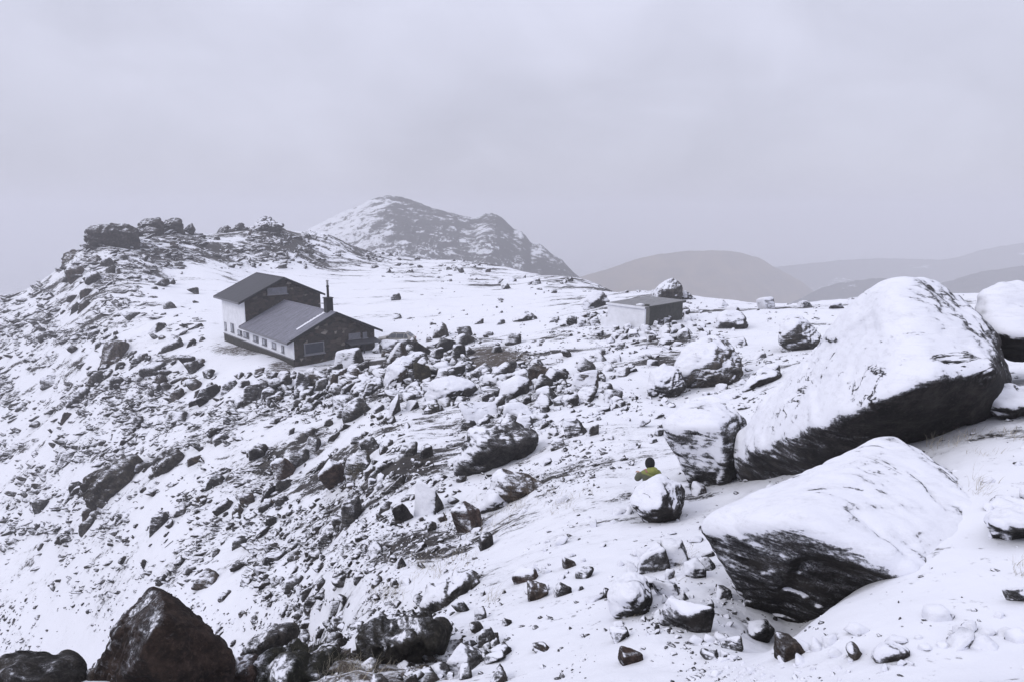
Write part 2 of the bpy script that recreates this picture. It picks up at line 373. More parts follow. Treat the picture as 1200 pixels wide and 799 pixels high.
# level platforms under the hut and the shed
def flatten(cx, cy, r0, r1):
    d = np.hypot(xyz[:, 0] - cx, xyz[:, 1] - cy); return np.clip((d - r0) / (r1 - r0), 0.06, 1)
dz *= flatten(-24, 76, 11, 17) * flatten(12.1, 62.3, 4, 7)
xyz[:, 2] += dz
ZT = xyz[:, 2].reshape(NU, NV)
GT = ZT / YY
def ground_z(x, y):
    a = np.atleast_1d(x / y); l = np.log(np.atleast_1d(y))
    return bil(ZT, (a - AU[0]) / (AU[-1] - AU[0]) * (NU - 1), (l - LY[0]) / (LY[-1] - LY[0]) * (NV - 1))
def hit(px, py, ymin=2.0, ymax=300.0):                    # first ground point met along the sight line
    a, g = ray(px, py)
    ui = (a - AU[0]) / (AU[-1] - AU[0]) * (NU - 1)
    i = int(np.clip(ui, 0, NU - 2)); f = ui - i
    col = GT[i] * (1 - f) + GT[i + 1] * f
    ok = np.nonzero((col >= g) & (YY[0] > ymin) & (YY[0] < ymax))[0]
    if len(ok) == 0: return None
    j = ok[0]
    if j > 0 and col[j] != col[j - 1]: l = LY[j - 1] + (LY[j] - LY[j - 1]) * np.clip((g - col[j - 1]) / (col[j] - col[j - 1]), 0, 1)
    else: l = LY[j]
    Y = math.exp(l); return np.array([a * Y, Y, g * Y])
def grid_faces(nu, nv):
    i = (np.arange(nu - 1)[:, None] * nv + np.arange(nv - 1)[None]).ravel()
    return np.stack([i, i + nv, i + nv + 1, i + 1], -1)
p0, p1 = hit(120, 620), hit(210, 560)
STREAK = math.atan2(p1[1] - p0[1], p1[0] - p0[0])
TERRAIN = terrain_material('snowy_ground', STREAK)
me = mesh_from('terrain', xyz, grid_faces(NU, NV), True, {'rock': rockd, 'earth': earth})
tag(link('terrain', me, TERRAIN), kind='structure')
# the ground behind the viewer
by = np.linspace(-60, 1.6, 40); bx = np.linspace(-60, 60, 60)
BX, BY = np.meshgrid(bx, by, indexing='ij')
bco = np.stack([BX.ravel(), BY.ravel(), (-1.85 + 0.12 * BX - 0.12 * BY).ravel()], -1)
bco[:, 2] = np.minimum(bco[:, 2], 0.5 - 2.2) + fbm(bco * .3, 3, 77) * .15 - np.maximum(0, -bco[:, 0]) * .2
bk = np.full(len(bco), 0.15)
tag(link('snow_slope', mesh_from('snow_slope', bco, grid_faces(60, 40), True, {'rock': bk, 'earth': bk * 0}), TERRAIN), kind='structure')

# ------------------------------------------------------------------ mountain and hills: heights under a measured skyline
FAR = 1.65                                                # how far off the heights stand
def ridge_mesh(name, sky, Ypk, front, back, base_drop, mat, amp, seed, nu=420, nv=260, rock=0.6, wl=1.0):
    Ypk = Ypk * FAR; front = (front[0] * FAR, front[1], front[2] * FAR); back = (back[0] * FAR, back[1], back[2] * FAR); amp = amp * FAR; wl = wl / FAR
    sx = np.array([s[0] for s in sky], float); sy = np.array([s[1] for s in sky], float)
    sY = np.array([s[2] if len(s) > 2 else Ypk for s in sky], float)
    px = np.linspace(sx[0], sx[-1], nu); py = np.interp(px, sx, sy); Yp = np.interp(px, sx, sY)
    k = np.ones(5) / 5
    py = np.convolve(np.pad(py, 2, mode='edge'), k, 'valid')
    a, g = ray(px, py)
    tt = np.linspace(-1, 1, nv)
    A, T = np.meshgrid(a, tt, indexing='ij')
    Yc = Yp[:, None] + np.where(T < 0, T * front[0], T * back[0])
    zp = (g * Yp)[:, None]
    drop = np.where(T < 0, np.abs(T) ** front[1], np.abs(T) ** back[1]) * np.where(T < 0, front[2], back[2])
    Z = zp - drop
    # spurs and gullies running down the face
    co = np.stack([(A * Yc).ravel(), Yc.ravel(), Z.ravel()], -1)
    gul = 1 - 2 * np.abs(fbm(co * np.array([.045, .016, .03]) * wl, 5, seed))
    fade = np.clip(np.abs(T).ravel() * 3.0, 0.10, 1)
    co[:, 2] += amp * (gul * 0.7 * fade + fbm(co * .09 * wl, 5, seed + 5) * 0.55 * np.clip(fade, .35, 1) + (.5 - np.abs(fbm(co * .22 * wl, 4, seed + 6))) * .45 * np.clip(fade, .5, 1))
    o = link(name, mesh_from(name, co, grid_faces(nu, nv), True, {'rock': np.full(len(co), rock) if np.isscalar(rock) else rock(co, A.ravel(), T.ravel(), px), 'earth': np.zeros(len(co))}), mat)
    return tag(o, kind='structure')
MOUNT = terrain_material('mountain_snow_and_rock', 0.9, 0.80, (0.055, 0.05, 0.05), (0.09, 0.082, 0.078), 1.2)
def mrock(co, A, T, px):
    co = co / FAR
    u = 600 + A * 800
    r = np.interp(u, [330, 400, 440, 470, 520, 560, 600, 640, 700], [.16, .26, .50, .58, .56, .54, .58, .55, .5])
    r = r + 0.30 * np.interp(np.abs(T), [0, .3, .6, 1], [.0, .45, .2, -.2]) * (T < 0)
    return np.clip(r + fbm(co * .05, 4, 91) * .35, .05, 1)
ridge_mesh('mountain', [(290,300),(330,283),(365,268),(385,258),(410,246),(435,234),(456,229),(475,233),(505,243),(530,250),(540,253),(556,255),(570,251),(582,252),(592,259),(602,269),(612,272),(622,284),(634,287),(646,297),(658,305),(670,318),(690,336),(720,360)],
           400, (95, 0.85, 46), (150, 1.0, 120), 0, MOUNT, 4.2, 51, 700, 420, mrock)
HILL_M = simple_mat('brown_hill', (0.165, 0.118, 0.062), 0.95, 0, 0.25, 0.02)
HILL_D = terrain_material('grey_hill', 0.4, 0.05, (0.055, 0.048, 0.042), (0.085, 0.072, 0.06), 3.0)
ridge_mesh('hills', [(560,380),(620,345),(660,330),(690,321),(718,313),(745,303),(775,297),(805,294),(840,293),(865,295),(890,302),(905,311),(940,330),(1000,380)],
           850, (260, 0.8, 120), (300, 1.0, 170), 0, HILL_M, 5, 61, 260, 120, 0.2, .5)
ridge_mesh('hills', [(780,340),(850,322),(900,313),(940,310),(985,305),(1020,303.5),(1050,303),(1080,304),(1105,305),(1125,301),(1150,293),(1175,288),(1200,284),(1260,278),(1350,290),(1450,310)],
           1150, (330, 0.8, 150), (300, 1.0, 170), 0, HILL_D, 8, 71, 300, 140, 1.0, .4)
ridge_mesh('hills', [(880,372),(935,352),(960,338),(990,330),(1030,325),(1060,328),(1085,336),(1110,330),(1150,318),(1200,312),(1280,305),(1400,320)],
           640, (160, 0.8, 80), (200, 1.0, 130), 0, HILL_D, 6, 81, 260, 140, 0.86, .7)

# ------------------------------------------------------------------ haze
def box_mesh(name, x0, x1, y0, y1, z0, z1):
    co = [(x, y, z) for x in (x0, x1) for y in (y0, y1) for z in (z0, z1)]
    return mesh_from(name, co, [(0, 1, 3, 2), (4, 6, 7, 5), (0, 4, 5, 1), (2, 3, 7, 6), (0, 2, 6, 4), (1, 5, 7, 3)], False)
HAZE = bpy.data.materials.new('haze_air'); HAZE.use_nodes = True
ht = HAZE.node_tree; ht.nodes.clear()
ho = ht.nodes.new('ShaderNodeOutputMaterial'); hv = ht.nodes.new('ShaderNodeVolumePrincipled')
hv.inputs['Color'].default_value = (0.87, 0.872, 0.915, 1); hv.inputs['Density'].default_value = 0.00090
ht.links.new(hv.outputs[0], ho.inputs['Volume'])
tag(link('haze', box_mesh('haze', -6500, 6500, -120, 4400, -700, 40), HAZE), kind='stuff')

# ------------------------------------------------------------------ boulders
_ico = {}
def ico(sub):
    if sub not in _ico:
        bm = bmesh.new(); bmesh.ops.create_icosphere(bm, subdivisions=sub, radius=1)
        v = np.array([x.co[:] for x in bm.verts]); v /= np.linalg.norm(v, axis=1)[:, None]
        f = np.array([[x.index for x in p.verts] for p in bm.faces]); bm.free(); _ico[sub] = (v, f)
    return _ico[sub]
def hull(points):
    bm = bmesh.new()
    for p in points: bm.verts.new(p)
    bmesh.ops.convex_hull(bm, input=bm.verts)
    bm.normal_update()
    c = np.mean([v.co[:] for v in bm.verts if v.link_faces], axis=0)
    pl = {}
    for f in bm.faces:
        n = np.array(f.normal[:])
        if np.linalg.norm(n) < .5: continue
        d = n @ (np.array(f.verts[0].co[:]) - c)
        if d < 0: n, d = -n, -d
        pl[tuple(np.round(n, 2))] = (n, max(d, 1e-3))
    bm.free()
    return c, np.array([x[0] for x in pl.values()]), np.array([x[1] for x in pl.values()])
def star(nrm, d, dirs):
    acc = np.zeros(len(dirs))
    for n, k in zip(nrm, d): acc = np.maximum(acc, dirs @ n / k)
    return 1.0 / acc
def relax(co, f, it):
    e = np.vstack([f[:, [0, 1]], f[:, [1, 2]], f[:, [2, 0]]])
    deg = np.bincount(e[:, 0], minlength=len(co)) + np.bincount(e[:, 1], minlength=len(co))
    for _ in range(it):
        sm = np.stack([np.bincount(e[:, 0], co[e[:, 1], k], len(co)) + np.bincount(e[:, 1], co[e[:, 0], k], len(co)) for k in range(3)], -1)
        co = co * .45 + sm / deg[:, None] * .55
    return co
def normals_of(co, f):
    n = np.cross(co[f[:, 1]] - co[f[:, 0]], co[f[:, 2]] - co[f[:, 0]])
    vn = np.zeros_like(co)
    for k in range(3): np.add.at(vn, f[:, k], n)
    return vn / np.maximum(np.linalg.norm(vn, axis=1), 1e-9)[:, None]
def blocks(p, seed):                                      # one random value per Voronoi cell
    b = np.floor(p).astype(np.int64); best = np.full(len(p), 9e9); val = np.zeros(len(p))
    for dx in (-1, 0, 1):
        for dy in (-1, 0, 1):
            for dz in (-1, 0, 1):
                c = b + np.array([dx, dy, dz])
                q = np.stack([_hash(c[:, 0], c[:, 1], c[:, 2], seed + k) for k in range(3)], -1) + c
                d = ((q - p) ** 2).sum(1); m = d < best
                best[m] = d[m]; val[m] = _hash(c[:, 0], c[:, 1], c[:, 2], seed + 7)[m]
    return val
WV = np.array(WIND[:])
def rock_shape(points, sub, p, rough, seed, extra=8, strata=0.0, snow=None):
    r_ = np.random.default_rng(seed)
    pts = np.array(points, float); lo, hi = pts.min(0), pts.max(0); sc = np.maximum((hi - lo) / 2, 1e-3)
    q = (pts - (lo + hi) / 2) / sc
    c, n, d = hull([tuple(x) for x in q])
    if extra:                                             # knock off corners: more facets
        en = r_.normal(size=(extra, 3)); en /= np.linalg.norm(en, axis=1)[:, None]
        sup = ((q - c) @ en.T).max(0)
        n = np.vstack([n, en]); d = np.concatenate([d, sup * r_.uniform(.80, .97, extra)])
    v, f = ico(sub)
    co = (c + v * star(n, d, v)[:, None]) * sc + (lo + hi) / 2
    co = relax(co, f, {3: 0, 4: 1, 5: 1, 6: 2, 7: 5}[sub])
    if rough:
        size = float(np.mean(sc)); vn = normals_of(co, f)
        s1 = fbm(co / size * 1.3 + seed * 3.1, 3, seed); s2 = fbm(co / size * 4.5 + seed, 4, seed + 3)
        s3 = 1 - 2 * np.abs(fbm(co / size * 2.2 + seed * 1.7, 4, seed + 8))
        dsp = s1 * .70 + s2 * .40 + s3 * .45 + (0 if sub < 6 else fbm(co / size * 14 + seed, 3, seed + 12) * .22)
        if strata:
            ax = np.array([0.25, 0.35, 0.9]); t = (co @ ax) / size * 3.2 + fbm(co / size * 1.5, 3, seed + 4) * .9
            dsp += strata * (np.abs((t % 1) - .5) * 2 - .5)
        if sub >= 5:
            wp = co / size + .22 * np.stack([fbm(co / size * 1.7 + k * 9, 2, seed + 30 + k) for k in range(3)], -1)
            dsp += (blocks(wp * np.array([1.5, 1.5, 2.3]) + seed, seed) - .5) * 1.0 + (blocks(wp * np.array([3.4, 3.4, 4.6]) + seed, seed + 50) - .5) * .5
        co = co + vn * (dsp * rough * size)[:, None]
        co = relax(co, f, 1 if sub >= 5 else 0)
        if snow is not None and sub >= 6:                 # the snow lies on it with a few centimetres of thickness
            vn = normals_of(co, f)
            m = vn @ WV + fbm(co / size * 2.6 + seed, 4, seed + 60) * .35 - (1.12 - 1.35 * snow)
            m = np.clip(m * 2.5 + .2, 0, 1)
            co = co + (vn * .5 + WV * .5) * (m * m * (3 - 2 * m) * min(.05, .03 * size))[:, None]
    return co, f
def add_rock(co, f, snow, tint, label, group='boulders and rocks strewn over the slope', name='boulder', cat='boulder', smooth=True):
    o = np.array([co[:, 0].mean(), co[:, 1].mean(), co[:, 2].min()])
    ob = link(name, mesh_from(name, co - o, f, smooth), ROCK)
    ob.location = o; ob.color = (*tint, snow)
    tag(ob, label, cat, group)
    return ob
GREY, BROWN, RED, OLIVE, DARK, WARM = (1, 1, 1), (1.3, 1.08, .92), (1.4, 1.04, .92), (1.15, 1.08, .82), (.62, .6, .6), (1.25, 1.1, .98)
FOOT = []                                                 # pixels already taken by a hand-placed boulder
def hero(label, Y, outline, front, T, snow, tint=GREY, sub=6, p=22, rough=.045, seed=1, extra=5, strata=0.0, stand=True, **kw):
    def split(q): return (q[0], q[1], q[2] if len(q) > 2 else 0.0)
    ol = [split(q) for q in outline]
    low = sorted(ol, key=lambda q: -q[1])[:3]
    bx, by_ = np.mean([q[0] for q in low]), min(np.mean([q[1] for q in low]), 798)
    hp = hit(bx, by_)
    if hp is not None and stand:
        Yn = hp[1] - np.mean([q[2] for q in low]) + .02 * hp[1]
        if not .9 < Yn / Y < 1.1: print('boulder depth', label[:40], Y, round(Yn, 1))
        if .6 < Yn / Y < 1.6: Y = Yn
    pts = [pt(x, y, Y + d) for x, y, d in ol] + [pt(x, y, Y + d) for x, y, d in map(split, front)]
    base = [pt(x, y, Y + d) for x, y, d in ol]; ctr = np.mean(base, axis=0)
    zl, zh = min(b_[2] for b_ in base), max(b_[2] for b_ in base)
    for b_ in base:                                       # the foot reaches down into the ground
        if b_[2] < zl + .3 * (zh - zl): pts.append(b_ + np.array([(ctr[0] - b_[0]) * .15, .12 * T, -.14 * (zh - zl)]))
    for b_ in base: pts.append((ctr + (b_ - ctr) * .74) * (1 + T / ctr[1]) + np.array([0, 0, -.04 * T]))   # the far side, hidden behind
    if sub < 7 and 'tor' not in label: rough, extra = rough * 1.45, extra + 4
    co, f = rock_shape(pts, sub, p, rough, seed, extra, strata, snow)
    xs = [q[0] for q in ol]; ys = [q[1] for q in ol]; FOOT.append((min(xs), max(xs), min(ys), max(ys)))
    return add_rock(co, f, snow, tint, label, **kw)

# the big ones on the right
hero('largest boulder, white with snow above a black overhanging face', 11.8,
     [(861,548,3.6),(866,512,3.9),(905,466,3.6),(952,416,3.2),(990,374,2.8),(1012,348,2.6),(1040,334,2.5),(1074,326,2.5),(1098,334,3.3),(1132,356,3.3),(1162,386,3.0),(1182,430,2.4),(1186,470,1.4),(1168,500,.1),(1080,518,-.5),(1000,538,.2),(940,550,1.5),(880,558,3.3)],
     [(882,530,2.3),(930,512,.7),(990,488,-.9),(1050,462,-1.75),(1105,445,-1.75),(1166,436,-1.1),(1046,338,1.4),(1070,358,.7),(1094,386,.2),(1116,414,-.6),(1136,440,-1.3),(1040,400,.3)], 3.2, .58, (.62,.60,.60), 7, 20, .034, 11, 0, stand=False)
hero('thick tilted slab with snow on top and black snow-streaked underside', 7.0,
     [(829,621,.2),(846,603,.5),(905,581,1.3),(985,541,2.2),(1046,514,2.9),(1120,560,2.2),(1168,612,.2),(1090,688,-1.1),(1030,700,-.6),(985,712,-.2),(940,732,.15),(898,718,.35),(866,690,.35),(842,648,.25)],
     [(880,612,-.25),(935,611,-.65),(985,640,-.7),(1040,668,-.8)], 1.6, .60, (.58,.56,.55), 7, 22, .034, 23, 0, .25, stand=False)
hero('leaning snow-dusted boulder standing left of the largest one', 15.5,
     [(776,503),(790,478,.4),(818,470,.6),(850,474,.6),(872,484,.4),(878,520),(868,560),(850,578),(815,566),(800,545)],
     [(800,500,-.4),(845,500,-.9),(852,545,-.8),(812,540,-.3)], 2.0, .66, (.9,.9,.9), 6, 18, .04, 31, 4)
hero('snow-capped boulder with black sides in front of the seated person', 12.6,
     [(737,584),(748,569,.2),(775,553,.5),(795,566,.4),(803,572,.3),(804,592),(797,606),(770,617),(758,616)],
     [(750,590,-.35),(775,592,-.6),(797,590,-.2)], .9, .68, (.7,.66,.62), 6, 20, .04, 37, 4)
hero('white-topped boulder at the right edge with a black hollow beneath', 14.5,
     [(1141,368,.6),(1150,345,.9),(1172,330,1.1),(1192,327,1.1),(1225,340,1.0),(1255,370,.7),(1258,405,.3),(1210,415,.6),(1165,406,.6),(1148,392,.4)],
     [(1165,392,-.6),(1205,398,-.9),(1240,392,-.6)], 2.4, .80, (.5,.48,.48), 6, 18, .035, 41, 4)
hero('snow-dusted block at the right edge under the white-topped boulder', 11.2,
     [(1157,462),(1168,455,.3),(1200,452,.4),(1240,462,.3),(1245,492),(1200,492),(1165,488)], [(1180,470,-.4),(1215,472,-.5)], 1.2, .63, (.8,.8,.8), 6, 18, .05, 43, 4)
hero('buried flat rock poking out of deep snow at the right edge', 6.6,
     [(1157,606),(1175,595,.3),(1215,592,.3),(1230,612),(1225,636),(1185,638),(1166,630)], [(1185,612,-.3),(1210,618,-.35)], .8, .74, (.7,.7,.7), 6, 18, .06, 47, 5, .6)
hero('snow-filled gap stone with black recess above the buried flat rock', 7.2,
     [(1155,590),(1168,583,.2),(1192,582,.2),(1222,590),(1215,602),(1165,601)], [(1180,593,-.15)], .5, .52, (.4,.4,.4), 5, 18, .08, 48, 5)
# middle distance
hero('grey rounded boulder whose left half is packed with snow', 38,
     [(786,452),(790,425,.5),(805,404,1),(830,394,1.4),(852,400,1.2),(868,418,.7),(869,440),(850,456),(815,460)],
     [(826,402,-.2),(838,425,-.8),(800,440,-.7),(858,432,-.2)], 3, .60, (1.45,1.35,1.2), 6, 16, .045, 53, 4)
hero('half snowy boulder leaning in front of the grey rounded boulder', 35.5,
     [(808,436),(812,425,.2),(832,418,.4),(855,420,.3),(868,432),(866,448),(848,457),(818,460),(806,452)],
     [(832,430,-.6),(843,446,-.7)], 1.6, .50, (1.2,1.12,1.0), 6, 18, .05, 59, 4)
hero('white boulder marked by two bare dark patches', 50, [(838,386),(841,368,.4),(850,363,.6),(866,364,.6),(876,374),(878,388),(858,390)], [(848,374,-.5),(868,378,-.5)], 2, .56, (.9,.9,.9), 5, 18, .05, 61)
hero('sharp-crested boulder white on its left flank, dark on its right', 44, [(909,398),(914,380,.5),(926,368,.8),(940,371,.6),(952,384,.4),(966,396),(971,408),(955,413),(925,410)], [(932,385,-.6),(950,400,-.5)], 2.2, .60, (.95,.9,.82), 6, 20, .06, 67)
hero('low boulder with a black right face below the grey rounded boulder', 33, [(868,459),(876,444,.3),(890,431,.5),(908,430,.4),(918,438),(910,448),(892,458),(876,462)], [(888,446,-.5)], 1.4, .55, (.75,.7,.65), 5, 18, .06, 71)
hero('lumpy snow-plastered boulder left of the grey rounded boulder', 36, [(758,462),(762,436,.4),(778,426,.5),(796,432,.4),(803,450),(795,470),(772,474)], [(778,446,-.7),(790,458,-.5)], 2, .64, (.8,.8,.8), 6, 16, .07, 73)
hero('long flat slab with streaked snow beside the largest boulder', 26, [(796,476),(812,465,.6),(850,461,.8),(884,464,.6),(880,476),(845,482),(806,484)], [(840,472,-.5)], 1.5, .60, (1.1,1.05,1), 5, 16, .06, 79)
hero('dark boulder with a snow-white cap standing right behind the shed', 68, [(764,352),(766,340,.3),(776,332,.5),(789,325,.6),(798,331,.5),(801,345),(795,355),(778,356)], [(781,340,-.8),(792,340,-.6)], 2.5, .42, (1.25,1.2,1.15), 6, 20, .05, 83)
hero('small snow-splashed rock right of the dark boulder behind the shed', 67, [(797,350),(801,340,.2),(807,343,.2),(816,352),(806,355)], [(805,349,-.3)], 1, .45, DARK, 5, 18, .07, 84)
hero('snowy boulder with a dark right edge left of the shed', 66, [(681,362),(684,352,.3),(696,341,.6),(706,342,.5),(715,353),(712,363),(692,366)], [(698,352,-.7)], 2, .62, (.95,.95,.95), 5, 18, .06, 89)
hero('big dark mid-slope boulder splashed with snow across its face', 28.5,
     [(532,556),(542,535,.2),(550,503,.7),(568,497,.8),(600,493,.8),(628,504,.6),(640,511,.3),(622,532),(590,545),(570,558),(548,562)],
     [(570,520,-1.0),(600,525,-.8),(556,540,-.6),(620,512,-.2)], 2.2, .30, (.9,.9,.9), 6, 20, .06, 97, 4)
hero('tapering brown slab with snow packed on its left end', 23.5,
     [(574,585),(577,556,.3),(586,547,.5),(612,556,.4),(640,566,.2),(656,574),(650,582),(622,590),(600,594)],
     [(604,574,-.7),(632,578,-.4)], 1.3, .36, (1.6,1.35,1.1), 6, 20, .05, 101, 4)
hero('pale snow-covered wedge under the left end of the tapering brown slab', 22.8, [(560,600),(566,580,.3),(580,566,.4),(600,580,.2),(604,594),(585,604)], [(580,586,-.4)], .9, .86, GREY, 5, 16, .06, 103)
hero('jagged dark crag jutting from the left slope', 62, [(95,578),(100,560,.6),(126,545,1),(152,534,1),(172,536,.6),(164,556),(150,582),(134,594),(118,610),(103,596)], [(122,566,-1.2),(140,560,-1)], 3, .12, (1.0,.93,.82), 6, 18, .10, 107, 6)
hero('dark rib of rock right of the jagged crag', 58, [(176,558),(182,540,.4),(198,526,.6),(214,530,.4),(208,548),(196,562),(184,570)], [(194,545,-.8)], 2.2, .15, (1.0,.95,.9), 6, 18, .10, 109)
hero('squat dark rock below the jagged crag', 52, [(132,616),(142,602,.4),(158,592,.5),(168,596,.3),(160,608),(146,618)], [(150,606,-.6)], 1.6, .30, DARK, 5, 18, .09, 110)
hero('tilted cube-shaped rock below the stone hut', 47, [(400,484),(405,472,.3),(420,464,.5),(438,477,.4),(432,488),(414,498),(403,498)], [(416,480,-.8)], 1.7, .34, (1.1,1.1,1.05), 5, 24, .04, 113)
hero('broad white slab on the boulder heap right of the stone hut', 52, [(497,462),(505,447,.5),(528,440,.9),(552,446,.8),(560,456,.4),(540,470),(518,478),(502,474)], [(526,458,-.9)], 2, .86, GREY, 6, 16, .05, 127)
hero('upright snow-faced slab in the boulder heap right of the hut', 58, [(450,452),(455,428,.4),(470,417,.7),(484,420,.6),(485,440),(475,456),(460,460)], [(468,438,-.9)], 2, .78, WARM, 6, 18, .06, 131)
hero('round-topped slab with a grey snowy face under the bare earth', 50, [(583,468),(588,446,.4),(606,438,.6),(622,444,.4),(620,462),(604,476),(590,476)], [(604,456,-.8)], 1.8, .70, (1,1,1.02), 5, 18, .05, 137)
hero('pointed standing rock alone on the snow behind the boulder heap', 76, [(506,398),(509,386,.3),(518,376,.4),(525,384,.3),(527,397),(516,400)], [(515,388,-.7)], 1.6, .40, (1.2,1.15,1.05), 5, 24, .05, 139)
hero('long low rock lying alone on the snowfield', 88, [(599,378),(603,370,.4),(614,364,.6),(629,369,.4),(631,377),(615,380)], [(614,373,-.8)], 2, .48, DARK, 5, 18, .08, 149)
# foreground, bottom left
hero('biggest foreground boulder, bare and almost black', 7.4,
     [(116,790),(124,765,.1),(148,735,.2),(160,705,.4),(172,688,.5),(192,690,.5),(212,705,.4),(240,732,.2),(265,756,.1),(272,780),(268,830),(118,830)],
     [(182,700,-.05),(175,745,-.5),(200,740,-.55),(235,770,-.4),(150,790,-.5),(210,800,-.7)], 1.5, -.05, (.70,.52,.45), 7, 24, .065, 151, 9)
hero('rounded dark boulder in the bottom left corner', 7.0, [(-60,815),(-20,782,.2),(30,768,.4),(85,768,.3),(103,776),(100,840),(-50,850)], [(30,790,-.5),(75,790,-.4)], 1.2, .06, (.7,.68,.66), 6, 16, .06, 157, 8)
hero('small brown rock wedged between the two dark foreground boulders', 6.9, [(93,795),(104,782,.1),(120,784,.1),(124,800),(118,830),(96,830)], [(108,796,-.15)], .5, .14, BROWN, 5, 18, .06, 158)
hero('reddish brown rock beside the biggest foreground boulder', 7.6, [(262,795),(275,772,.2),(300,764,.3),(318,775,.2),(322,800),(315,830),(265,830)], [(290,785,-.3)], .8, .16, RED, 6, 20, .06, 163)
hero('slanting dark rib of rock above the reddish brown rock', 10.5, [(280,768),(300,748,.2),(325,733,.4),(350,731,.4),(348,745,.1),(322,762),(295,774)], [(320,750,-.4)], .9, .22, (.85,.8,.75), 6, 20, .06, 167)
hero('low dark mossy outcrop along the bottom edge', 7.6, [(296,800),(318,776,.2),(358,764,.4),(400,760,.4),(434,772,.2),(442,800),(430,832),(310,832)], [(350,792,-.4),(400,792,-.4)], .9, .12, (.72,.76,.60), 6, 14, .17, 173, 12)
hero('long dark outcrop dusted with snow, bottom centre', 8.8, [(412,765),(430,745,.3),(462,731,.6),(500,730,.6),(528,735,.3),(530,750),(500,762),(455,776),(420,780)], [(460,752,-.4),(500,746,-.3)], 1.0, .20, (.75,.74,.66), 6, 16, .17, 179, 12)
hero('pale snow-covered slab between the two dark outcrops', 8.4, [(398,772),(408,752,.2),(425,738,.3),(446,738,.3),(440,756),(425,778)], [(420,758,-.25)], .6, .80, GREY, 5, 18, .05, 181)
hero('low grey outcrop with dry grass right of the slanting rib', 11.5, [(496,712),(508,690,.3),(530,676,.5),(556,668,.6),(566,682,.3),(552,706),(528,722),(505,722)], [(530,698,-.4)], 1.2, .46, (1.1,1.08,1), 6, 16, .08, 183)
# foreground, centre right
hero('snow-blanketed hump with dark left edge beside the slab', 8.2, [(714,702),(720,685,.2),(738,672,.4),(756,676,.3),(766,700),(760,722),(735,726),(722,722)], [(742,698,-.35)], .8, .80, (.6,.6,.6), 6, 14, .045, 193)
hero('little leaning stone poking from the foreground snow', 4.5, [(992,757),(998,751,.05),(1012,770,.05),(1010,779),(1000,776)], [(1000,764,-.05)], .25, .42, WARM, 5, 18, .06, 211)
hero('flat snow-dusted stone in the foreground snow, right of the leaning one', 4.45, [(1021,766),(1030,754,.1),(1050,752,.1),(1067,762),(1062,776),(1040,782),(1026,776)], [(1042,764,-.1)], .3, .60, (1,.96,.95), 5, 16, .06, 223)
hero('black stone in the shadow under the tilted slab', 6.9, [(868,706),(880,690,.1),(900,686,.2),(915,700),(905,722),(878,722)], [(890,702,-.2)], .5, .25, DARK, 5, 18, .07, 227)
hero('dark stone below the tilted slab beside the snow bank', 6.2, [(872,745),(880,730,.1),(898,726,.15),(908,738),(900,752),(880,754)], [(890,738,-.15)], .4, .32, DARK, 5, 18, .07, 229)
# tors along the skyline of the left ridge
for i, (lab, Y, ol, fr) in enumerate([
  ('flat-topped rock tor at the left end of the ridge', 152, [(98,298),(101,276,1),(106,265,1.5),(114,263,2),(150,265,2),(162,270,2),(164,282,1),(160,296)], [(106,272,-2),(125,268,-2.5),(155,272,-2),(150,290,-2)]),
  ('low rock ledge joining the flat-topped tor to the square one', 158, [(150,286),(154,269,1),(176,267,1),(186,270),(184,284)], [(162,274,-1)]),
  ('square rock tor, tallest block on the ridge', 160, [(160,282),(162,262,1),(168,257,2),(187,256,2),(191,264,1),(192,281)], [(166,262,-2),(186,261,-2)]),
  ('snow-dusted tor right of the square one on the ridge', 163, [(188,280),(191,264,1),(200,257,2),(210,256,2),(214,264,1),(217,279)], [(200,262,-2),(211,264,-1)]),
  ('pointed rock right of the tors on the ridge', 168, [(217,270),(221,265,1),(225,262,1),(229,270),(224,274)], [(224,268,-1)]),
  ('dark hump on the ridge left of the snowy peak', 174, [(254,276),(259,268,1),(267,264,1),(273,270),(272,278)], [(265,271,-1.5)]),
  ('grey hump on the ridge beside the dark hump', 176, [(271,273),(276,264,1),(283,263,1),(291,268),(288,275)], [(280,268,-1.5)]),
  ('snow-streaked peak of the ridge behind the hut', 181, [(292,272),(302,259,1),(308,254,2),(320,259,1),(332,264),(328,276),(310,278)], [(310,264,-2)]),
  ('brown outcrop at the left foot of the flat-topped tor', 146, [(72,312),(76,298,1),(86,293,1.5),(96,298,1),(97,312)], [(84,303,-1.5)]),
  ]):
    hero(lab, Y, ol, fr, 5, .20 if i != 7 else .5, (.85, .8, .78) if i != 8 else (1.35, 1.15, .8), 6, 16, .105, 300 + i, 2, .6, group='rock tors along the ridge')

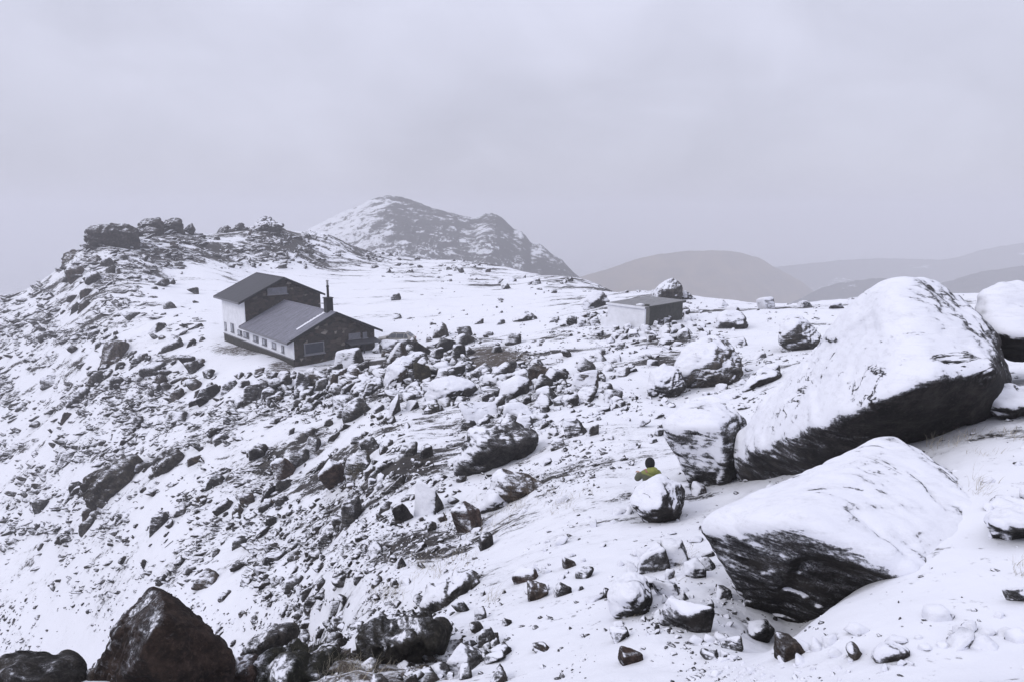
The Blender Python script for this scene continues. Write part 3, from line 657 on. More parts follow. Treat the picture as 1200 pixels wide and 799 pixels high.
# ------------------------------------------------------------------ smaller rocks, each a thing of its own
def chunk(w, d, h, sub, seed, p=18, rough=.05):
    r_ = np.random.default_rng(seed)
    q = np.array([(x, y, z) for x in (-1, 1) for y in (-1, 1) for z in (-1, 1)], float)
    q = q * r_.uniform(.45, 1.1, (8, 3)) + r_.normal(size=(8, 3)) * .12
    q[q[:, 2] > 0, :2] *= .82; q[q[:, 2] < 0, :2] *= 1.12; q[q[:, 2] > 0, 0] += r_.normal() * .25
    q = q[r_.permutation(8)[:r_.integers(6, 9)]]
    q = (q - (q.max(0) + q.min(0)) / 2) / ((q.max(0) - q.min(0)) / 2)
    q = q * np.array([w / 2, d / 2, h / 2])
    return rock_shape(q, sub, p, rough, int(seed), 3)
HAND = [  # px, base py, width, height in photo pixels, snow, tint
 (407,436,36,28,.6,GREY),(352,464,18,32,.55,GREY),(373,456,34,24,.25,WARM),(430,440,18,18,.3,GREY),(461,425,40,30,.52,BROWN),(497,417,26,20,.12,DARK),(520,412,24,17,.12,DARK),
 (493,446,20,28,.12,OLIVE),(545,394,18,14,.35,GREY),(602,438,20,17,.18,GREY),(634,447,30,22,.12,BROWN),(688,458,36,26,.6,WARM),(562,490,46,26,.86,GREY),(610,492,46,22,.8,GREY),
 (441,484,18,10,.3,GREY),(462,486,14,28,.5,GREY),(483,480,18,14,.55,GREY),(614,503,24,20,.62,GREY),(677,511,29,23,.3,GREY),(696,509,14,14,.5,GREY),(388,579,28,46,.62,RED),(415,566,42,42,.22,OLIVE),
 (434,531,28,18,.25,GREY),(476,536,24,22,.3,GREY),(500,536,16,18,.22,DARK),(462,574,26,20,.25,GREY),(472,612,25,28,.35,DARK),(500,603,38,42,.6,GREY),(410,614,28,32,.3,GREY),(548,623,32,38,.42,RED),
 (571,642,20,18,.2,DARK),(133,423,30,26,.2,BROWN),(73,547,22,20,.25,DARK),(184,622,28,22,.3,GREY),(238,690,38,18,.25,BROWN),(616,681,31,16,.3,RED),(631,702,30,19,.28,BROWN),(660,697,25,14,.25,DARK),
 (684,677,24,14,.35,GREY),(668,664,20,14,.4,WARM),(569,757,29,19,.25,GREY),(540,784,48,20,.48,GREY),(580,776,32,10,.4,GREY),(634,764,24,10,.4,BROWN),(540,717,20,16,.5,GREY),(562,726,16,14,.4,GREY),
 (727,751,27,17,.45,GREY),(742,776,31,16,.35,RED),(712,700,14,12,.3,DARK),(858,762,30,14,.5,GREY),(832,772,24,10,.5,GREY),(802,397,18,13,.6,GREY),(805,580,22,16,.55,GREY),(822,578,20,14,.5,BROWN),
 (900,640,14,10,.4,GREY),(905,580,18,14,.55,GREY),(908,441,22,16,.7,GREY),(848,361,20,12,.6,GREY),(900,362,16,18,.85,GREY),(640,470,26,18,.55,GREY),(575,472,22,14,.2,DARK),(535,420,22,18,.35,GREY),(508,425,20,20,.4,GREY),
 (520,440,26,16,.8,GREY),(480,402,16,12,.5,GREY),(392,455,30,26,.3,BROWN),(415,450,22,18,.55,GREY),(437,460,28,18,.5,GREY),(331,455,20,16,.4,GREY),(318,468,22,14,.4,GREY),(350,545,20,22,.3,GREY),(332,560,26,28,.35,RED),
 (365,530,22,18,.25,GREY),(300,470,28,22,.35,GREY),(265,460,22,14,.45,GREY),(240,470,26,18,.3,DARK),(203,500,30,18,.35,GREY),(175,440,30,16,.45,GREY),(60,450,30,14,.4,GREY),(95,470,36,20,.35,DARK),
 (225,345,12,8,.3,GREY),(560,380,12,6,.4,GREY),(463,352,14,9,.5,GREY),(730,398,12,8,.5,GREY),(745,395,16,10,.6,GREY),(715,372,10,8,.5,GREY),(660,445,18,12,.5,GREY),(720,470,22,16,.4,GREY),(705,445,16,12,.3,DARK),
 (640,545,14,8,.4,DARK),(655,525,20,10,.4,GREY),(742,545,10,6,.4,DARK),(520,610,14,10,.3,BROWN),(380,640,24,16,.3,GREY),(345,690,30,16,.3,GREY),(400,690,26,14,.35,GREY),(360,700,22,14,.3,DARK),(320,660,28,12,.35,GREY),
 (280,640,26,12,.4,GREY),(440,650,24,14,.35,GREY),(470,665,18,14,.4,GREY),(250,570,24,14,.35,GREY),(225,545,20,14,.3,BROWN),(300,540,22,18,.3,GREY),(260,520,26,12,.4,GREY),(110,395,20,10,.4,GREY),(150,375,22,10,.4,GREY),
 (180,390,24,12,.35,GREY),(200,410,26,14,.3,GREY),(215,430,22,14,.35,DARK),(240,445,22,14,.4,GREY),(690,430,14,8,.5,GREY),(775,510,18,10,.6,GREY),(756,500,16,10,.5,GREY),(980,362,18,9,.7,GREY),(1005,355,16,8,.6,GREY),
 (945,360,16,9,.7,GREY),(650,377,12,7,.4,GREY),(586,381,14,6,.6,GREY),(890,420,18,9,.5,GREY),(865,405,18,9,.6,GREY),(1196,706,26,22,.6,GREY),(825,620,14,10,.6,GREY),(455,412,24,15,.5,GREY),(473,410,22,14,.45,DARK),(485,407,15,13,.3,WARM),(444,414,16,12,.5,GREY),(927,771,42,32,.14,BROWN),(766,668,42,34,.5,GREY),(793,662,36,30,.6,GREY),(816,676,30,20,.6,GREY),(806,739,58,44,.46,DARK),(782,698,30,20,.5,GREY),(762,690,22,14,.5,GREY),(830,668,22,14,.5,DARK),(846,700,22,14,.4,DARK),(768,383,9,8,.6,GREY),(775,381,8,8,.35,DARK),(781,379,9,7,.6,GREY),(787,378,8,8,.4,GREY),(793,375,9,7,.55,WARM),(799,372,8,7,.4,DARK),(805,369,9,7,.6,GREY),(774,386,8,6,.6,GREY),(783,384,8,6,.45,GREY),(791,381,8,6,.6,GREY),(735,386,11,8,.6,GREY),(722,387,9,7,.5,GREY),
]
placed = []
def add_small(px, py, w, h, snow, tint, seed, sub=4):
    hp = hit(px, py)
    if hp is None: return
    k = hp[1] / F
    co, f = chunk(w * k * 1.1, max(w, h) * k * random.uniform(.75, 1.1), h * k * 1.5, sub, seed)
    rz = random.uniform(-.35, .35); ry = random.uniform(-.3, .15)
    R = np.array(Matrix.Rotation(rz, 3, 'Z') @ Matrix.Rotation(ry, 3, 'Y'))
    co = co @ R.T + hp + np.array([0, max(w, h) * k * .3, h * k * .18])
    placed.append((px, py, w, h, snow, tint, add_rock(co, f, snow, tint, 'rock', 'rocks strewn over the snowy slope', 'rock', 'rock')))
for i, (px, py, w, h, s, t_) in enumerate(HAND):
    add_small(px, py, w, h, s, t_, 1000 + i, 5 if w * h > 500 else 4)
def taken(px, py, m=4):
    for x0, x1, y0, y1 in FOOT:
        if x0 - m < px < x1 + m and y0 - m < py < y1 + m: return True
    return False
HUTBOX = [(240, 450, 315, 436), (708, 803, 343, 386), (742, 792, 532, 580), (440, 486, 380, 412), (556, 604, 413, 432)]
def blocked(px, py): return any(x0 < px < x1 and y0 < py < y1 for x0, x1, y0, y1 in HUTBOX)
# cluster stones on purpose where the photo shows heaps
ZONES = [(392,450,38,10,12),(330,470,40,20,10),(150,450,90,40,16),(120,590,80,40,10),(300,590,60,60,12),(470,440,60,30,26),(600,455,60,25,22),(400,450,40,16,12),(760,392,60,14,12),(700,375,25,10,10),(780,372,25,8,8),(200,420,70,40,26),(420,560,60,40,14),(240,290,130,22,14),(120,330,60,40,10),(600,328,90,14,12),(800,720,50,50,8)]
cnt = 0
for zx, zy, rx, ry, n in ZONES:
    k = 0
    for _ in range(n * 6):
        if k >= n: break
        px, py = random.gauss(zx, rx * .55), random.gauss(zy, ry * .55)
        if taken(px, py, -4) or blocked(px, py): continue
        w = random.uniform(12, 24) if zx in (392, 150, 120, 300) else random.uniform(7, 15) if py > 340 else random.uniform(5, 11)
        add_small(px, py, w, w * random.uniform(.55, .9), random.choice((.3, .4, .5, .6)) if zx > 340 else random.choice((.15, .25, .35)), random.choice((GREY, GREY, DARK, WARM, BROWN)), 5000 + cnt, 3); cnt += 1; k += 1

# labels of the smaller rocks: look, then where they lie from the nearest thing one can find
LAND = [('the stone hut', 345, 385), ('the white shed', 757, 366), ('the seated person', 765, 552), ('the largest boulder', 1020, 440), ('the tilted slab', 985, 625), ('the bare foreground boulder', 190, 750),
        ('the jagged crag', 130, 572), ('the tapering brown slab', 610, 572), ('the dark mid-slope boulder', 585, 525), ('the grey rounded boulder', 828, 428), ('the bare earth patch', 578, 425),
        ('the square tor', 176, 266), ('the snowy peak', 311, 264), ('the long dark outcrop', 470, 752), ('the pointed standing rock', 516, 388), ('the sharp-crested boulder', 938, 392), ('the tilted cube-shaped rock', 418, 482),
        ('the lone low rock', 615, 372), ('the mossy outcrop', 370, 790), ('the far mountain', 500, 285)]
ORD = ['', 'second', 'third', 'fourth', 'fifth', 'sixth', 'seventh', 'eighth', 'ninth', 'tenth', 'eleventh', 'twelfth', 'thirteenth', 'fourteenth', 'fifteenth', 'sixteenth']
bag = {}
for px, py, w, h, snow, tint, ob in placed:
    nm, lx, ly = min(LAND, key=lambda q: math.hypot(px - q[1], (py - q[2]) * 1.2))
    dx, dy = px - lx, py - h / 2 - ly
    if abs(dx) > 2.2 * abs(dy): dirn = 'right of' if dx > 0 else 'left of'
    elif abs(dy) > 2.2 * abs(dx): dirn = 'below' if dy > 0 else 'above'
    else: dirn = ('below right of' if dx > 0 else 'below left of') if dy > 0 else ('above right of' if dx > 0 else 'above left of')
    cov = 'bare' if snow < .28 else 'snow-dusted' if snow < .45 else 'half white' if snow < .65 else 'white'
    colr = {BROWN: 'brown', RED: 'reddish', OLIVE: 'olive', DARK: 'black', WARM: 'warm grey', GREY: 'grey'}[tint]
    size = 'large' if w * h > 600 else 'medium' if w * h > 220 else 'small'
    bag.setdefault((f'{size} {cov} {colr} rock', dirn, nm), []).append((math.hypot(dx, dy), ob))
for (look, dirn, nm), lst in bag.items():
    lst.sort(key=lambda q: q[0])
    for i, (_, ob) in enumerate(lst):
        ob['label'] = f'{look} {dirn} {nm}' + ('' if len(lst) == 1 else ', the nearest' if i == 0 else f', {ORD[min(i, 15)]} nearest')

# ------------------------------------------------------------------ scree: countless small stones, one object
def scree(name, count, smin, smax, seed, sub=2, yr=(258, 799), power=1.5, xr=(-160, 1360), wl=(1.0, 2.0)):
    r_ = np.random.default_rng(seed)
    v, f = ico(sub); cos, fs, off = [], [], 0
    proto = []
    for k in range(24):
        n = r_.integers(9, 14); q = r_.normal(size=(n, 3)); q /= np.linalg.norm(q, axis=1)[:, None]
        c, nn, d = hull([tuple(x) for x in q]); proto.append((c + v * star(nn, d, v)[:, None]))
    px = r_.uniform(*xr, count * 6); py = r_.uniform(*yr, count * 6)
    dn = density(px, py); clump = fbm(np.stack([px / 45, py / 28, px * 0], -1), 4, seed) * 2.6
    keep = r_.uniform(0, 1, len(px)) < np.clip(dn * 1.5 * (1 + clump), 0, 1) ** power
    done = 0
    for x, y in zip(px[keep], py[keep]):
        if done >= count: break
        if blocked(x, y): continue
        hp = hit(x, y)
        if hp is None or hp[1] < 3: continue
        k = hp[1] / F; s = (smin + (smax - smin) * r_.random() ** 3) * k / 2
        if x < 330 and y < 700: ang = STREAK + r_.normal() * .35; el_ = r_.uniform(1.5, 3.6)
        else: ang = r_.uniform(0, 6.28); el_ = r_.uniform(*wl)
        tilt = r_.normal() * .3
        M = np.array(Matrix.Rotation(ang, 3, 'Z') @ Matrix.Rotation(tilt, 3, 'Y')) @ np.diag([s * el_, s, s * r_.uniform(.5, .95)])
        cos.append(proto[done % 24] @ M.T + hp + np.array([0, 0, -s * .04])); fs.append(f + off); off += len(v); done += 1
    ob = link(name, mesh_from(name, np.vstack(cos), np.vstack(fs), False), ROCK)
    return ob, done
sc1, nd = scree('scree', 17000, 2.2, 11.0, 17)
def rubble(name, zones, seed):
    r_ = np.random.default_rng(seed); cos, fs, off = [], [], 0
    proto = [chunk(1, 1, 1, 3, seed + k, 18, .05) for k in range(30)]
    for zx, zy, rx, ry, n, w0, w1 in zones:
        for _ in range(n):
            x, y = zx + r_.normal() * rx, zy + r_.normal() * ry
            if blocked(x, y) or taken(x, y, -10): continue
            hp = hit(x, min(y, 799))
            if hp is None or hp[1] < 4: continue
            k = hp[1] / F; s = (w0 + (w1 - w0) * r_.random() ** 2) * k
            co, f = proto[r_.integers(30)]
            M = np.array(Matrix.Rotation(r_.uniform(0, 6.28), 3, 'Z') @ Matrix.Rotation(r_.normal() * .35, 3, 'Y')) @ np.diag([s * r_.uniform(.9, 1.6), s, s * r_.uniform(.6, 1.0)])
            cos.append(co @ M.T + hp + np.array([0, 0, s * .10])); fs.append(f + off); off += len(co)
    ob = link(name, mesh_from(name, np.vstack(cos), np.vstack(fs), True), ROCK)
    return tag(ob, 'jumbled rubble of angular snow-dusted stones between the boulders', 'rubble', kind='stuff')
rb1 = rubble('rubble', [(470,440,50,18,130,7,28),(600,455,55,20,130,7,26),(392,450,36,9,70,7,24),(690,450,50,24,60,5,18),(330,462,40,14,60,5,18)], 700); rb1.color = (1, .98, .95, .41)
rb2 = rubble('rubble', [(850,430,70,36,90,5,18),(920,385,70,18,70,5,16),(760,400,50,22,60,5,14),(800,720,40,36,50,6,18),(700,500,60,30,50,5,14),(1000,365,50,8,24,5,14)], 701); rb2.color = (.9, .88, .86, .58)
rb3 = rubble('rubble', [(420,555,55,34,90,6,18),(330,640,80,50,90,5,18),(362,705,34,30,90,7,20),(470,610,50,30,50,6,16),(430,770,80,20,120,8,30),(520,720,50,30,36,6,18),(150,590,90,50,70,5,15),(130,440,90,50,90,5,15)], 702); rb3.color = (.95, .9, .86, .30)
rb2['label'] = 'scattered snow-plastered stones around the white shed and behind the large boulders'
rb3['label'] = 'dark angular rubble down the open slope and along its foot'
rb4 = rubble('rubble', [(1130,745,60,28,26,8,34),(1010,775,60,14,18,8,24),(880,785,50,10,40,4,12),(760,650,60,30,24,6,20),(1150,560,30,30,14,8,26),(920,560,40,14,14,8,26),(680,640,60,40,26,6,18)], 703); rb4.color = (.8, .78, .76, .90)
rb4['label'] = 'low lumps of stone buried in snow across the foreground snowfield'
sc1.color = (.95, .90, .87, .33); tag(sc1, 'scree of small dark stones half buried in snow all over the slopes', 'scree', kind='stuff')


# ------------------------------------------------------------------ mesh building for made things
class MB:
    def __init__(s): s.v = []; s.f = []
    def poly_prism(s, poly, axis, a, b):
        """closed prism: poly lists 2D points; axis 'x','y','z' is the extrusion direction"""
        def mk(p, k):
            if axis == 'x': return (k, p[0], p[1])
            if axis == 'y': return (p[0], k, p[1])
            return (p[0], p[1], k)
        n = len(poly); o = len(s.v)
        s.v += [mk(p, a) for p in poly] + [mk(p, b) for p in poly]
        s.f += [tuple(o + i for i in range(n)), tuple(o + n + i for i in reversed(range(n)))]
        s.f += [(o + i, o + n + i, o + n + (i + 1) % n, o + (i + 1) % n) for i in range(n)]
        return s
    def box(s, x0, x1, y0, y1, z0, z1): return s.poly_prism([(x0, y0), (x1, y0), (x1, y1), (x0, y1)], 'z', z0, z1)
    def slab(s, quad, thick):
        """four 3D corners (top face) thickened straight down"""
        o = len(s.v); s.v += [tuple(q) for q in quad] + [(q[0], q[1], q[2] - thick) for q in quad]
        s.f += [(o, o + 1, o + 2, o + 3), (o + 7, o + 6, o + 5, o + 4)] + [(o + i, o + 4 + i, o + 4 + (i + 1) % 4, o + (i + 1) % 4) for i in range(4)]
        return s
    def cyl(s, c, r0, r1, h, n=16, axis='z'):
        o = len(s.v)
        for k, (r, z) in enumerate(((r0, 0), (r1, h))):
            for i in range(n):
                t = 2 * math.pi * i / n; x, y = r * math.cos(t), r * math.sin(t)
                s.v.append((c[0] + x, c[1] + y, c[2] + z) if axis == 'z' else (c[0] + x, c[1] + z, c[2] + y))
        s.f += [tuple(o + i for i in range(n)), tuple(o + n + i for i in range(n))] + [(o + i, o + (i + 1) % n, o + n + (i + 1) % n, o + n + i) for i in range(n)]
        return s
    def build(s, name, mat, parent=None, bevel=0.0, smooth=False):
        bm = bmesh.new(); vs_ = [bm.verts.new(v) for v in s.v]
        for f in s.f: bm.faces.new([vs_[i] for i in f])
        bmesh.ops.recalc_face_normals(bm, faces=bm.faces)
        if bevel: bmesh.ops.bevel(bm, geom=bm.edges[:], offset=bevel, segments=1, affect='EDGES', clamp_overlap=True)
        for f in bm.faces: f.smooth = smooth
        me = bpy.data.meshes.new(name); bm.to_mesh(me); bm.free()
        return link(name, me, mat, parent)
def empty(name, loc, rz, label, cat, group=None):
    o = bpy.data.objects.new(name, None); COL.objects.link(o); o.empty_display_size = .2
    o.location = loc; o.rotation_euler = (0, 0, rz)
    return tag(o, label, cat, group)

def stone_material(name):
    m, t, b = new_mat(name)
    tcn = t.nodes.new('ShaderNodeTexCoord'); pos = tcn.outputs['Object']
    mpn = t.nodes.new('ShaderNodeMapping'); mpn.inputs['Scale'].default_value = (2.0, 2.0, 3.4); t.links.new(pos, mpn.inputs[0])
    wob = t.nodes.new('ShaderNodeTexNoise'); wob.inputs['Scale'].default_value = 3.0; t.links.new(mpn.outputs[0], wob.inputs['Vector'])
    wv = t.nodes.new('ShaderNodeMix'); wv.data_type = 'VECTOR'; wv.inputs[0].default_value = .12
    t.links.new(mpn.outputs[0], wv.inputs[4]); t.links.new(wob.outputs['Color'], wv.inputs[5])
    vo = t.nodes.new('ShaderNodeTexVoronoi'); vo.inputs['Scale'].default_value = 1.0; t.links.new(wv.outputs[1], vo.inputs['Vector'])
    ve = t.nodes.new('ShaderNodeTexVoronoi'); ve.feature = 'DISTANCE_TO_EDGE'; ve.inputs['Scale'].default_value = 1.0; t.links.new(wv.outputs[1], ve.inputs['Vector'])
    sepc = t.nodes.new('ShaderNodeSeparateColor'); t.links.new(vo.outputs['Color'], sepc.inputs[0])
    col = ramp(t, sepc.outputs[0], [(0.0, (.022, .019, .017)), (.35, (.038, .032, .027)), (.65, (.062, .050, .042)), (.88, (.085, .066, .055)), (.96, (.15, .13, .115)), (1.0, (.32, .29, .26))])
    col = mixc(t, noise(t, pos, 9, 5, .65), mixc(t, .45, col, (.03, .028, .026)), col)
    edge = math_node(t, 'MULTIPLY_ADD', ve.outputs['Distance'], 14.0, 0.0, True)
    t.links.new(mixc(t, edge, (.035, .032, .03), col), b.inputs['Base Color'])
    b.inputs['Roughness'].default_value = .9
    bn = t.nodes.new('ShaderNodeBump'); bn.inputs['Distance'].default_value = .06; t.links.new(edge, bn.inputs['Height']); t.links.new(bn.outputs[0], b.inputs['Normal'])
    return m
def roof_material(name, dark, light, amount):
    """sheet roofing with a thin uneven dusting of frost"""
    m, t, b = new_mat(name)
    tcn = t.nodes.new('ShaderNodeTexCoord'); pos = tcn.outputs['Object']
    mpn = t.nodes.new('ShaderNodeMapping'); mpn.inputs['Scale'].default_value = (3.0, .6, .6); t.links.new(pos, mpn.inputs[0])
    n = noise(t, mpn.outputs[0], 1.2, 6, .7); n2 = noise(t, pos, 7.0, 4, .7)
    wv = t.nodes.new('ShaderNodeTexWave'); wv.inputs['Scale'].default_value = 1.1; wv.inputs['Distortion'].default_value = .25; t.links.new(pos, wv.inputs['Vector'])
    f = math_node(t, 'ADD', math_node(t, 'MULTIPLY', n, .6), math_node(t, 'MULTIPLY', n2, .4))
    f = math_node(t, 'ADD', f, math_node(t, 'MULTIPLY', math_node(t, 'SUBTRACT', wv.outputs['Fac'], .5), .07))
    t.links.new(mixc(t, math_node(t, 'MULTIPLY_ADD', f, 2.6, -1.3 + amount, True), dark, light), b.inputs['Base Color'])
    b.inputs['Roughness'].default_value = .65
    bn = t.nodes.new('ShaderNodeBump'); bn.inputs['Distance'].default_value = .03; t.links.new(wv.outputs['Fac'], bn.inputs['Height']); t.links.new(bn.outputs[0], b.inputs['Normal'])
    return m
STONE = stone_material('rubble_stone_wall')
ROOF_UP = roof_material('dark_sheet_roof', (.026, .026, .030), (.062, .063, .077), .42)
ROOF_LOW = roof_material('frosted_sheet_roof', (.055, .055, .066), (.26, .26, .32), .52)
WHITE = simple_mat('white_rendered_wall', (.79, .80, .85), .8, 0, .05, 1.6)
PLINTH = simple_mat('dark_plinth_boards', (.050, .048, .043), .85, 0, .25, 3.0, .3)
TRIM = simple_mat('black_roof_edge', (.018, .018, .020), .6, 0, .1, 5)
PALE = simple_mat('pale_frosted_shutter', (.40, .415, .47), .7, 0, .12, 4)
GLASS = simple_mat('dark_window_glass', (.055, .06, .075), .18, 0, .15, 1.5, 0, .6)
FRAME = simple_mat('weathered_white_frame', (.19, .19, .21), .6, 0, .1, 6)
METAL = simple_mat('dark_metal', (.028, .028, .030), .5, .5, .15, 5)
STEEL = simple_mat('grey_steel_flue', (.30, .30, .31), .4, .7, .1, 5)
SNOW = simple_mat('lying_snow', SNOW_C, .85, 0, .03, 3.0, .2)

# ------------------------------------------------------------------ the stone hut
HK = .85
HO = np.array([-20.757 * HK, 80 * HK, -16.663 * HK]); HYAW = -.853
hut = empty('stone_hut', HO, HYAW, 'dark stone mountain hut with white side wall and two dark pitched roofs', 'hut')
La, Aw, Lw, Of, T_ = 12.83, 4.52, 20.02, .32, .469
def gable(lv, rv, zl, zr, hr, zb): return [(lv, zb), (rv, zb), (rv, zr), (0, hr), (lv, zl)]
low_h = lambda v: 4.23 - abs(v) * T_ - .20
up_h = lambda v: 6.84 - abs(v) * T_ - .20
o = MB().poly_prism(gable(-Aw, 4.38, low_h(Aw), low_h(4.38), low_h(0), -2.2), 'x', -La + .02, -Of).build('wall', STONE, hut)
o['label'] = 'stone walls of the lower front wing'
o = MB().poly_prism(gable(-Aw + .003, 4.42, up_h(Aw), up_h(4.42), up_h(0), -2.2), 'x', -Lw, -La).build('wall', STONE, hut)
o['label'] = 'stone walls of the taller rear block'
m_ = MB(); m_.box(-La + .0, -Of + .04, -Aw - .07, -Aw - .003, 0, low_h(Aw) + .02); m_.box(-Lw - .04, -La, -Aw - .07, -Aw - .003, 0, up_h(Aw) + .02)
cl_ = m_.build('cladding', WHITE, hut); cl_['label'] = 'white rendered long side wall'
pl_ = MB().box(-Lw - .02, -Of + .02, -Aw - .10, -Aw - .003, -2.2, -.003).build('plinth', PLINTH, hut)
MB().box(-Lw - .06, -Of + .06, -Aw - .16, -Aw - .103, -.07, .01).build('ledge', FRAME, pl_)
def roof(u0, u1, lv, rv, hr, mat, label):
    r = MB(); th = .13
    r.slab([(u0, lv, hr + lv * T_), (u1, lv, hr + lv * T_), (u1, -.002, hr), (u0, -.002, hr)], th)
    r.slab([(u0, .002, hr), (u1, .002, hr), (u1, rv, hr - rv * T_), (u0, rv, hr - rv * T_)], th)
    ob = r.build('roof', mat, hut); ob['label'] = label
    for ua, ub in ((u0 - .05, u0 - .002), (u1 + .002, u1 + .05)):
        e = MB(); e.slab([(ua, lv - .03, hr + lv * T_ + .03), (ub, lv - .03, hr + lv * T_ + .03), (ub, 0, hr + .03), (ua, 0, hr + .03)], .24)
        e.slab([(ua, .001, hr + .03), (ub, .001, hr + .03), (ub, rv + .03, hr - rv * T_ + .03), (ua, rv + .03, hr - rv * T_ + .03)], .24)
        e.build('verge_board', TRIM, ob)
    MB().slab([(u0, -.16, hr + .035 - .16 * T_), (u1, -.16, hr + .035 - .16 * T_), (u1, 0, hr + .04), (u0, 0, hr + .04)], .03).slab([(u0, .001, hr + .04), (u1, .001, hr + .04), (u1, .16, hr + .035 - .16 * T_), (u0, .16, hr + .035 - .16 * T_)], .03).build('ridge_cap', mat, ob)
    MB().box(u0, u1, lv - .07, lv - .003, hr + lv * T_ - .20, hr + lv * T_ - .02).build('gutter', FRAME, ob)
    return ob
r_low = roof(-La + .03, 0, -5.29, 5.15, 4.23, ROOF_LOW, 'frost-dusted roof of the lower front wing')
r_up = roof(-20.64, -La + .38, -5.26, 4.85, 6.84, ROOF_UP, 'dark roof of the taller rear block')
# strip of snow caught along the front edge of the lower roof
sv = np.linspace(-3.5, -.45, 26); ms = MB()
for i in range(25):
    w0 = .10 + .16 * ((i * 37 % 11) / 11) * (1 if i > 5 else .5)
    a_, b_ = sv[i], sv[i + 1]
    ms.slab([(-1.85 - w0, a_, 4.23 + a_ * T_ + .05), (-1.66, a_, 4.23 + a_ * T_ + .05), (-1.66, b_, 4.23 + b_ * T_ + .05), (-1.85 - w0, b_, 4.23 + b_ * T_ + .05)], .045)
ms.build('snow_patch', SNOW, r_low)
ch = MB().box(-1.95, -1.25, -.42, .30, 3.7, 5.50).build('chimney', METAL, r_low, .02)
MB().box(-2.0, -1.2, -.47, .35, 5.503, 5.58).build('chimney_cap', METAL, ch)
MB().cyl((-1.6, -.06, 5.58), .13, .12, 1.25, 14).cyl((-1.6, -.06, 6.62), .15, .15, .12, 14).build('flue_pipe', METAL, ch)
MB().cyl((-1.6, -.06, 6.83), .10, .10, .42, 12).cyl((-1.6, -.06, 7.22), .16, .12, .12, 12).build('flue_tip', STEEL, ch)
# windows of the long white wall: a pale frosted shutter beside a dark pane
for k, (u0, u1, w0, w1, dark) in enumerate([(-19.6, -19.0, .38, 1.37, 0), (-17.5, -16.5, .45, 1.5, 1), (-15.3, -13.95, .38, 1.02, 1), (-13.5, -11.9, .38, 1.05, 1), (-10.6, -9.2, .38, 1.02, 1), (-8.1, -6.9, .36, 1.0, 1), (-5.5, -4.5, .36, 1.0, 0), (-3.1, -2.5, .30, 1.0, 1)]):
    y0 = -Aw - .07
    fr = MB(); fw = .07
    for bx_ in ((u0, u1, w0, w0 + fw), (u0, u1, w1 - fw, w1), (u0, u0 + fw, w0 + fw, w1 - fw), (u1 - fw, u1, w0 + fw, w1 - fw)):
        fr.box(bx_[0], bx_[1], y0 - .06, y0 - .002, bx_[2], bx_[3])
    fr = fr.build('window', FRAME, hut)
    um = u0 + (u1 - u0) * (.52 if dark else .98)
    MB().box(u0 + fw, um - .01, y0 - .035, y0 - .003, w0 + fw, w1 - fw).build('shutter', PALE, fr)
    if dark: MB().box(um, u1 - fw, y0 - .025, y0 - .003, w0 + fw, w1 - fw).build('pane', GLASS, fr)
    MB().box(u0 - .06, u1 + .06, y0 - .12, y0 - .062, w0 - .06, w0).build('sill', FRAME, fr)
GREYFR = simple_mat('grey_window_frame', (.17, .17, .19), .6, 0, .1, 6)
def gwin(x, v0, v1, w0, w1, n, pane=GLASS, label=None):
    fr = MB(); fw = .09
    for q in ((v0, v1, w0, w0 + fw), (v0, v1, w1 - fw, w1), (v0, v0 + fw, w0 + fw, w1 - fw), (v1 - fw, v1, w0 + fw, w1 - fw)): fr.box(x + .002, x + .10, q[0], q[1], q[2], q[3])
    for i in range(1, n):
        c_ = v0 + (v1 - v0) * i / n; fr.box(x + .002, x + .08, c_ - .035, c_ + .035, w0 + fw, w1 - fw)
    fr = fr.build('window', FRAME if pane is GLASS else GREYFR, hut)
    if label: fr['label'] = label
    MB().box(x + .003, x + .04, v0 + fw, v1 - fw, w0 + fw, w1 - fw).build('pane', pane, fr)
    MB().box(x + .003, x + .20, v0 - .08, v1 + .08, w0 - .09, w0 - .003).build('sill', FRAME, fr)
GREYGL = simple_mat('grey_frosted_glass', (.155, .16, .185), .35, 0, .15, 2.0)
gwin(-Of, -3.5, -1.4, .28, 1.42, 1, GLASS, 'wide dark window of the front gable')
gwin(-Of, 1.35, 2.65, 1.26, 1.82, 2, GREYGL); gwin(-Of, 2.95, 3.45, 1.2, 1.78, 1, GREYGL)
gwin(-La, -1.9, .38, 4.95, 5.72, 2, GREYGL, 'frosted window high in the rear block gable')
cp = MB(); cp.slab([(-Of + .003, .95, 1.12), (-Of + 1.15, .95, .86), (-Of + 1.15, 4.45, .86), (-Of + .003, 4.45, 1.12)], .09); cp.build('canopy', ROOF_UP, hut)
MB().box(-Of + .003, -Of + 1.05, .95, 1.03, -1.6, .76).box(-Of + .9, -Of + 1.0, 4.3, 4.4, -1.6, .74).box(-Of + .9, -Of + 1.0, 2.55, 2.65, -1.6, .74).build('canopy_post', METAL, hut)
dr = MB().box(-Of + .003, -Of + .07, 2.9, 3.8, -1.5, .62).build('door', simple_mat('dark_wood_door', (.035, .03, .027), .7, 0, .2, 5), hut)
MB().box(-Of + .072, -Of + .12, 3.62, 3.68, -.6, -.44).build('handle', STEEL, dr)
MB().slab([(-9.5, 4.45, 1.15), (-6.0, 4.45, 1.15), (-6.0, 6.6, .98), (-9.5, 6.6, .98)], .12).build('porch_roof', ROOF_LOW, hut)
MB().box(-6.2, -6.08, 6.35, 6.47, -1.6, .86).box(-9.4, -9.28, 6.35, 6.47, -1.6, .86).build('porch_post', METAL, hut)

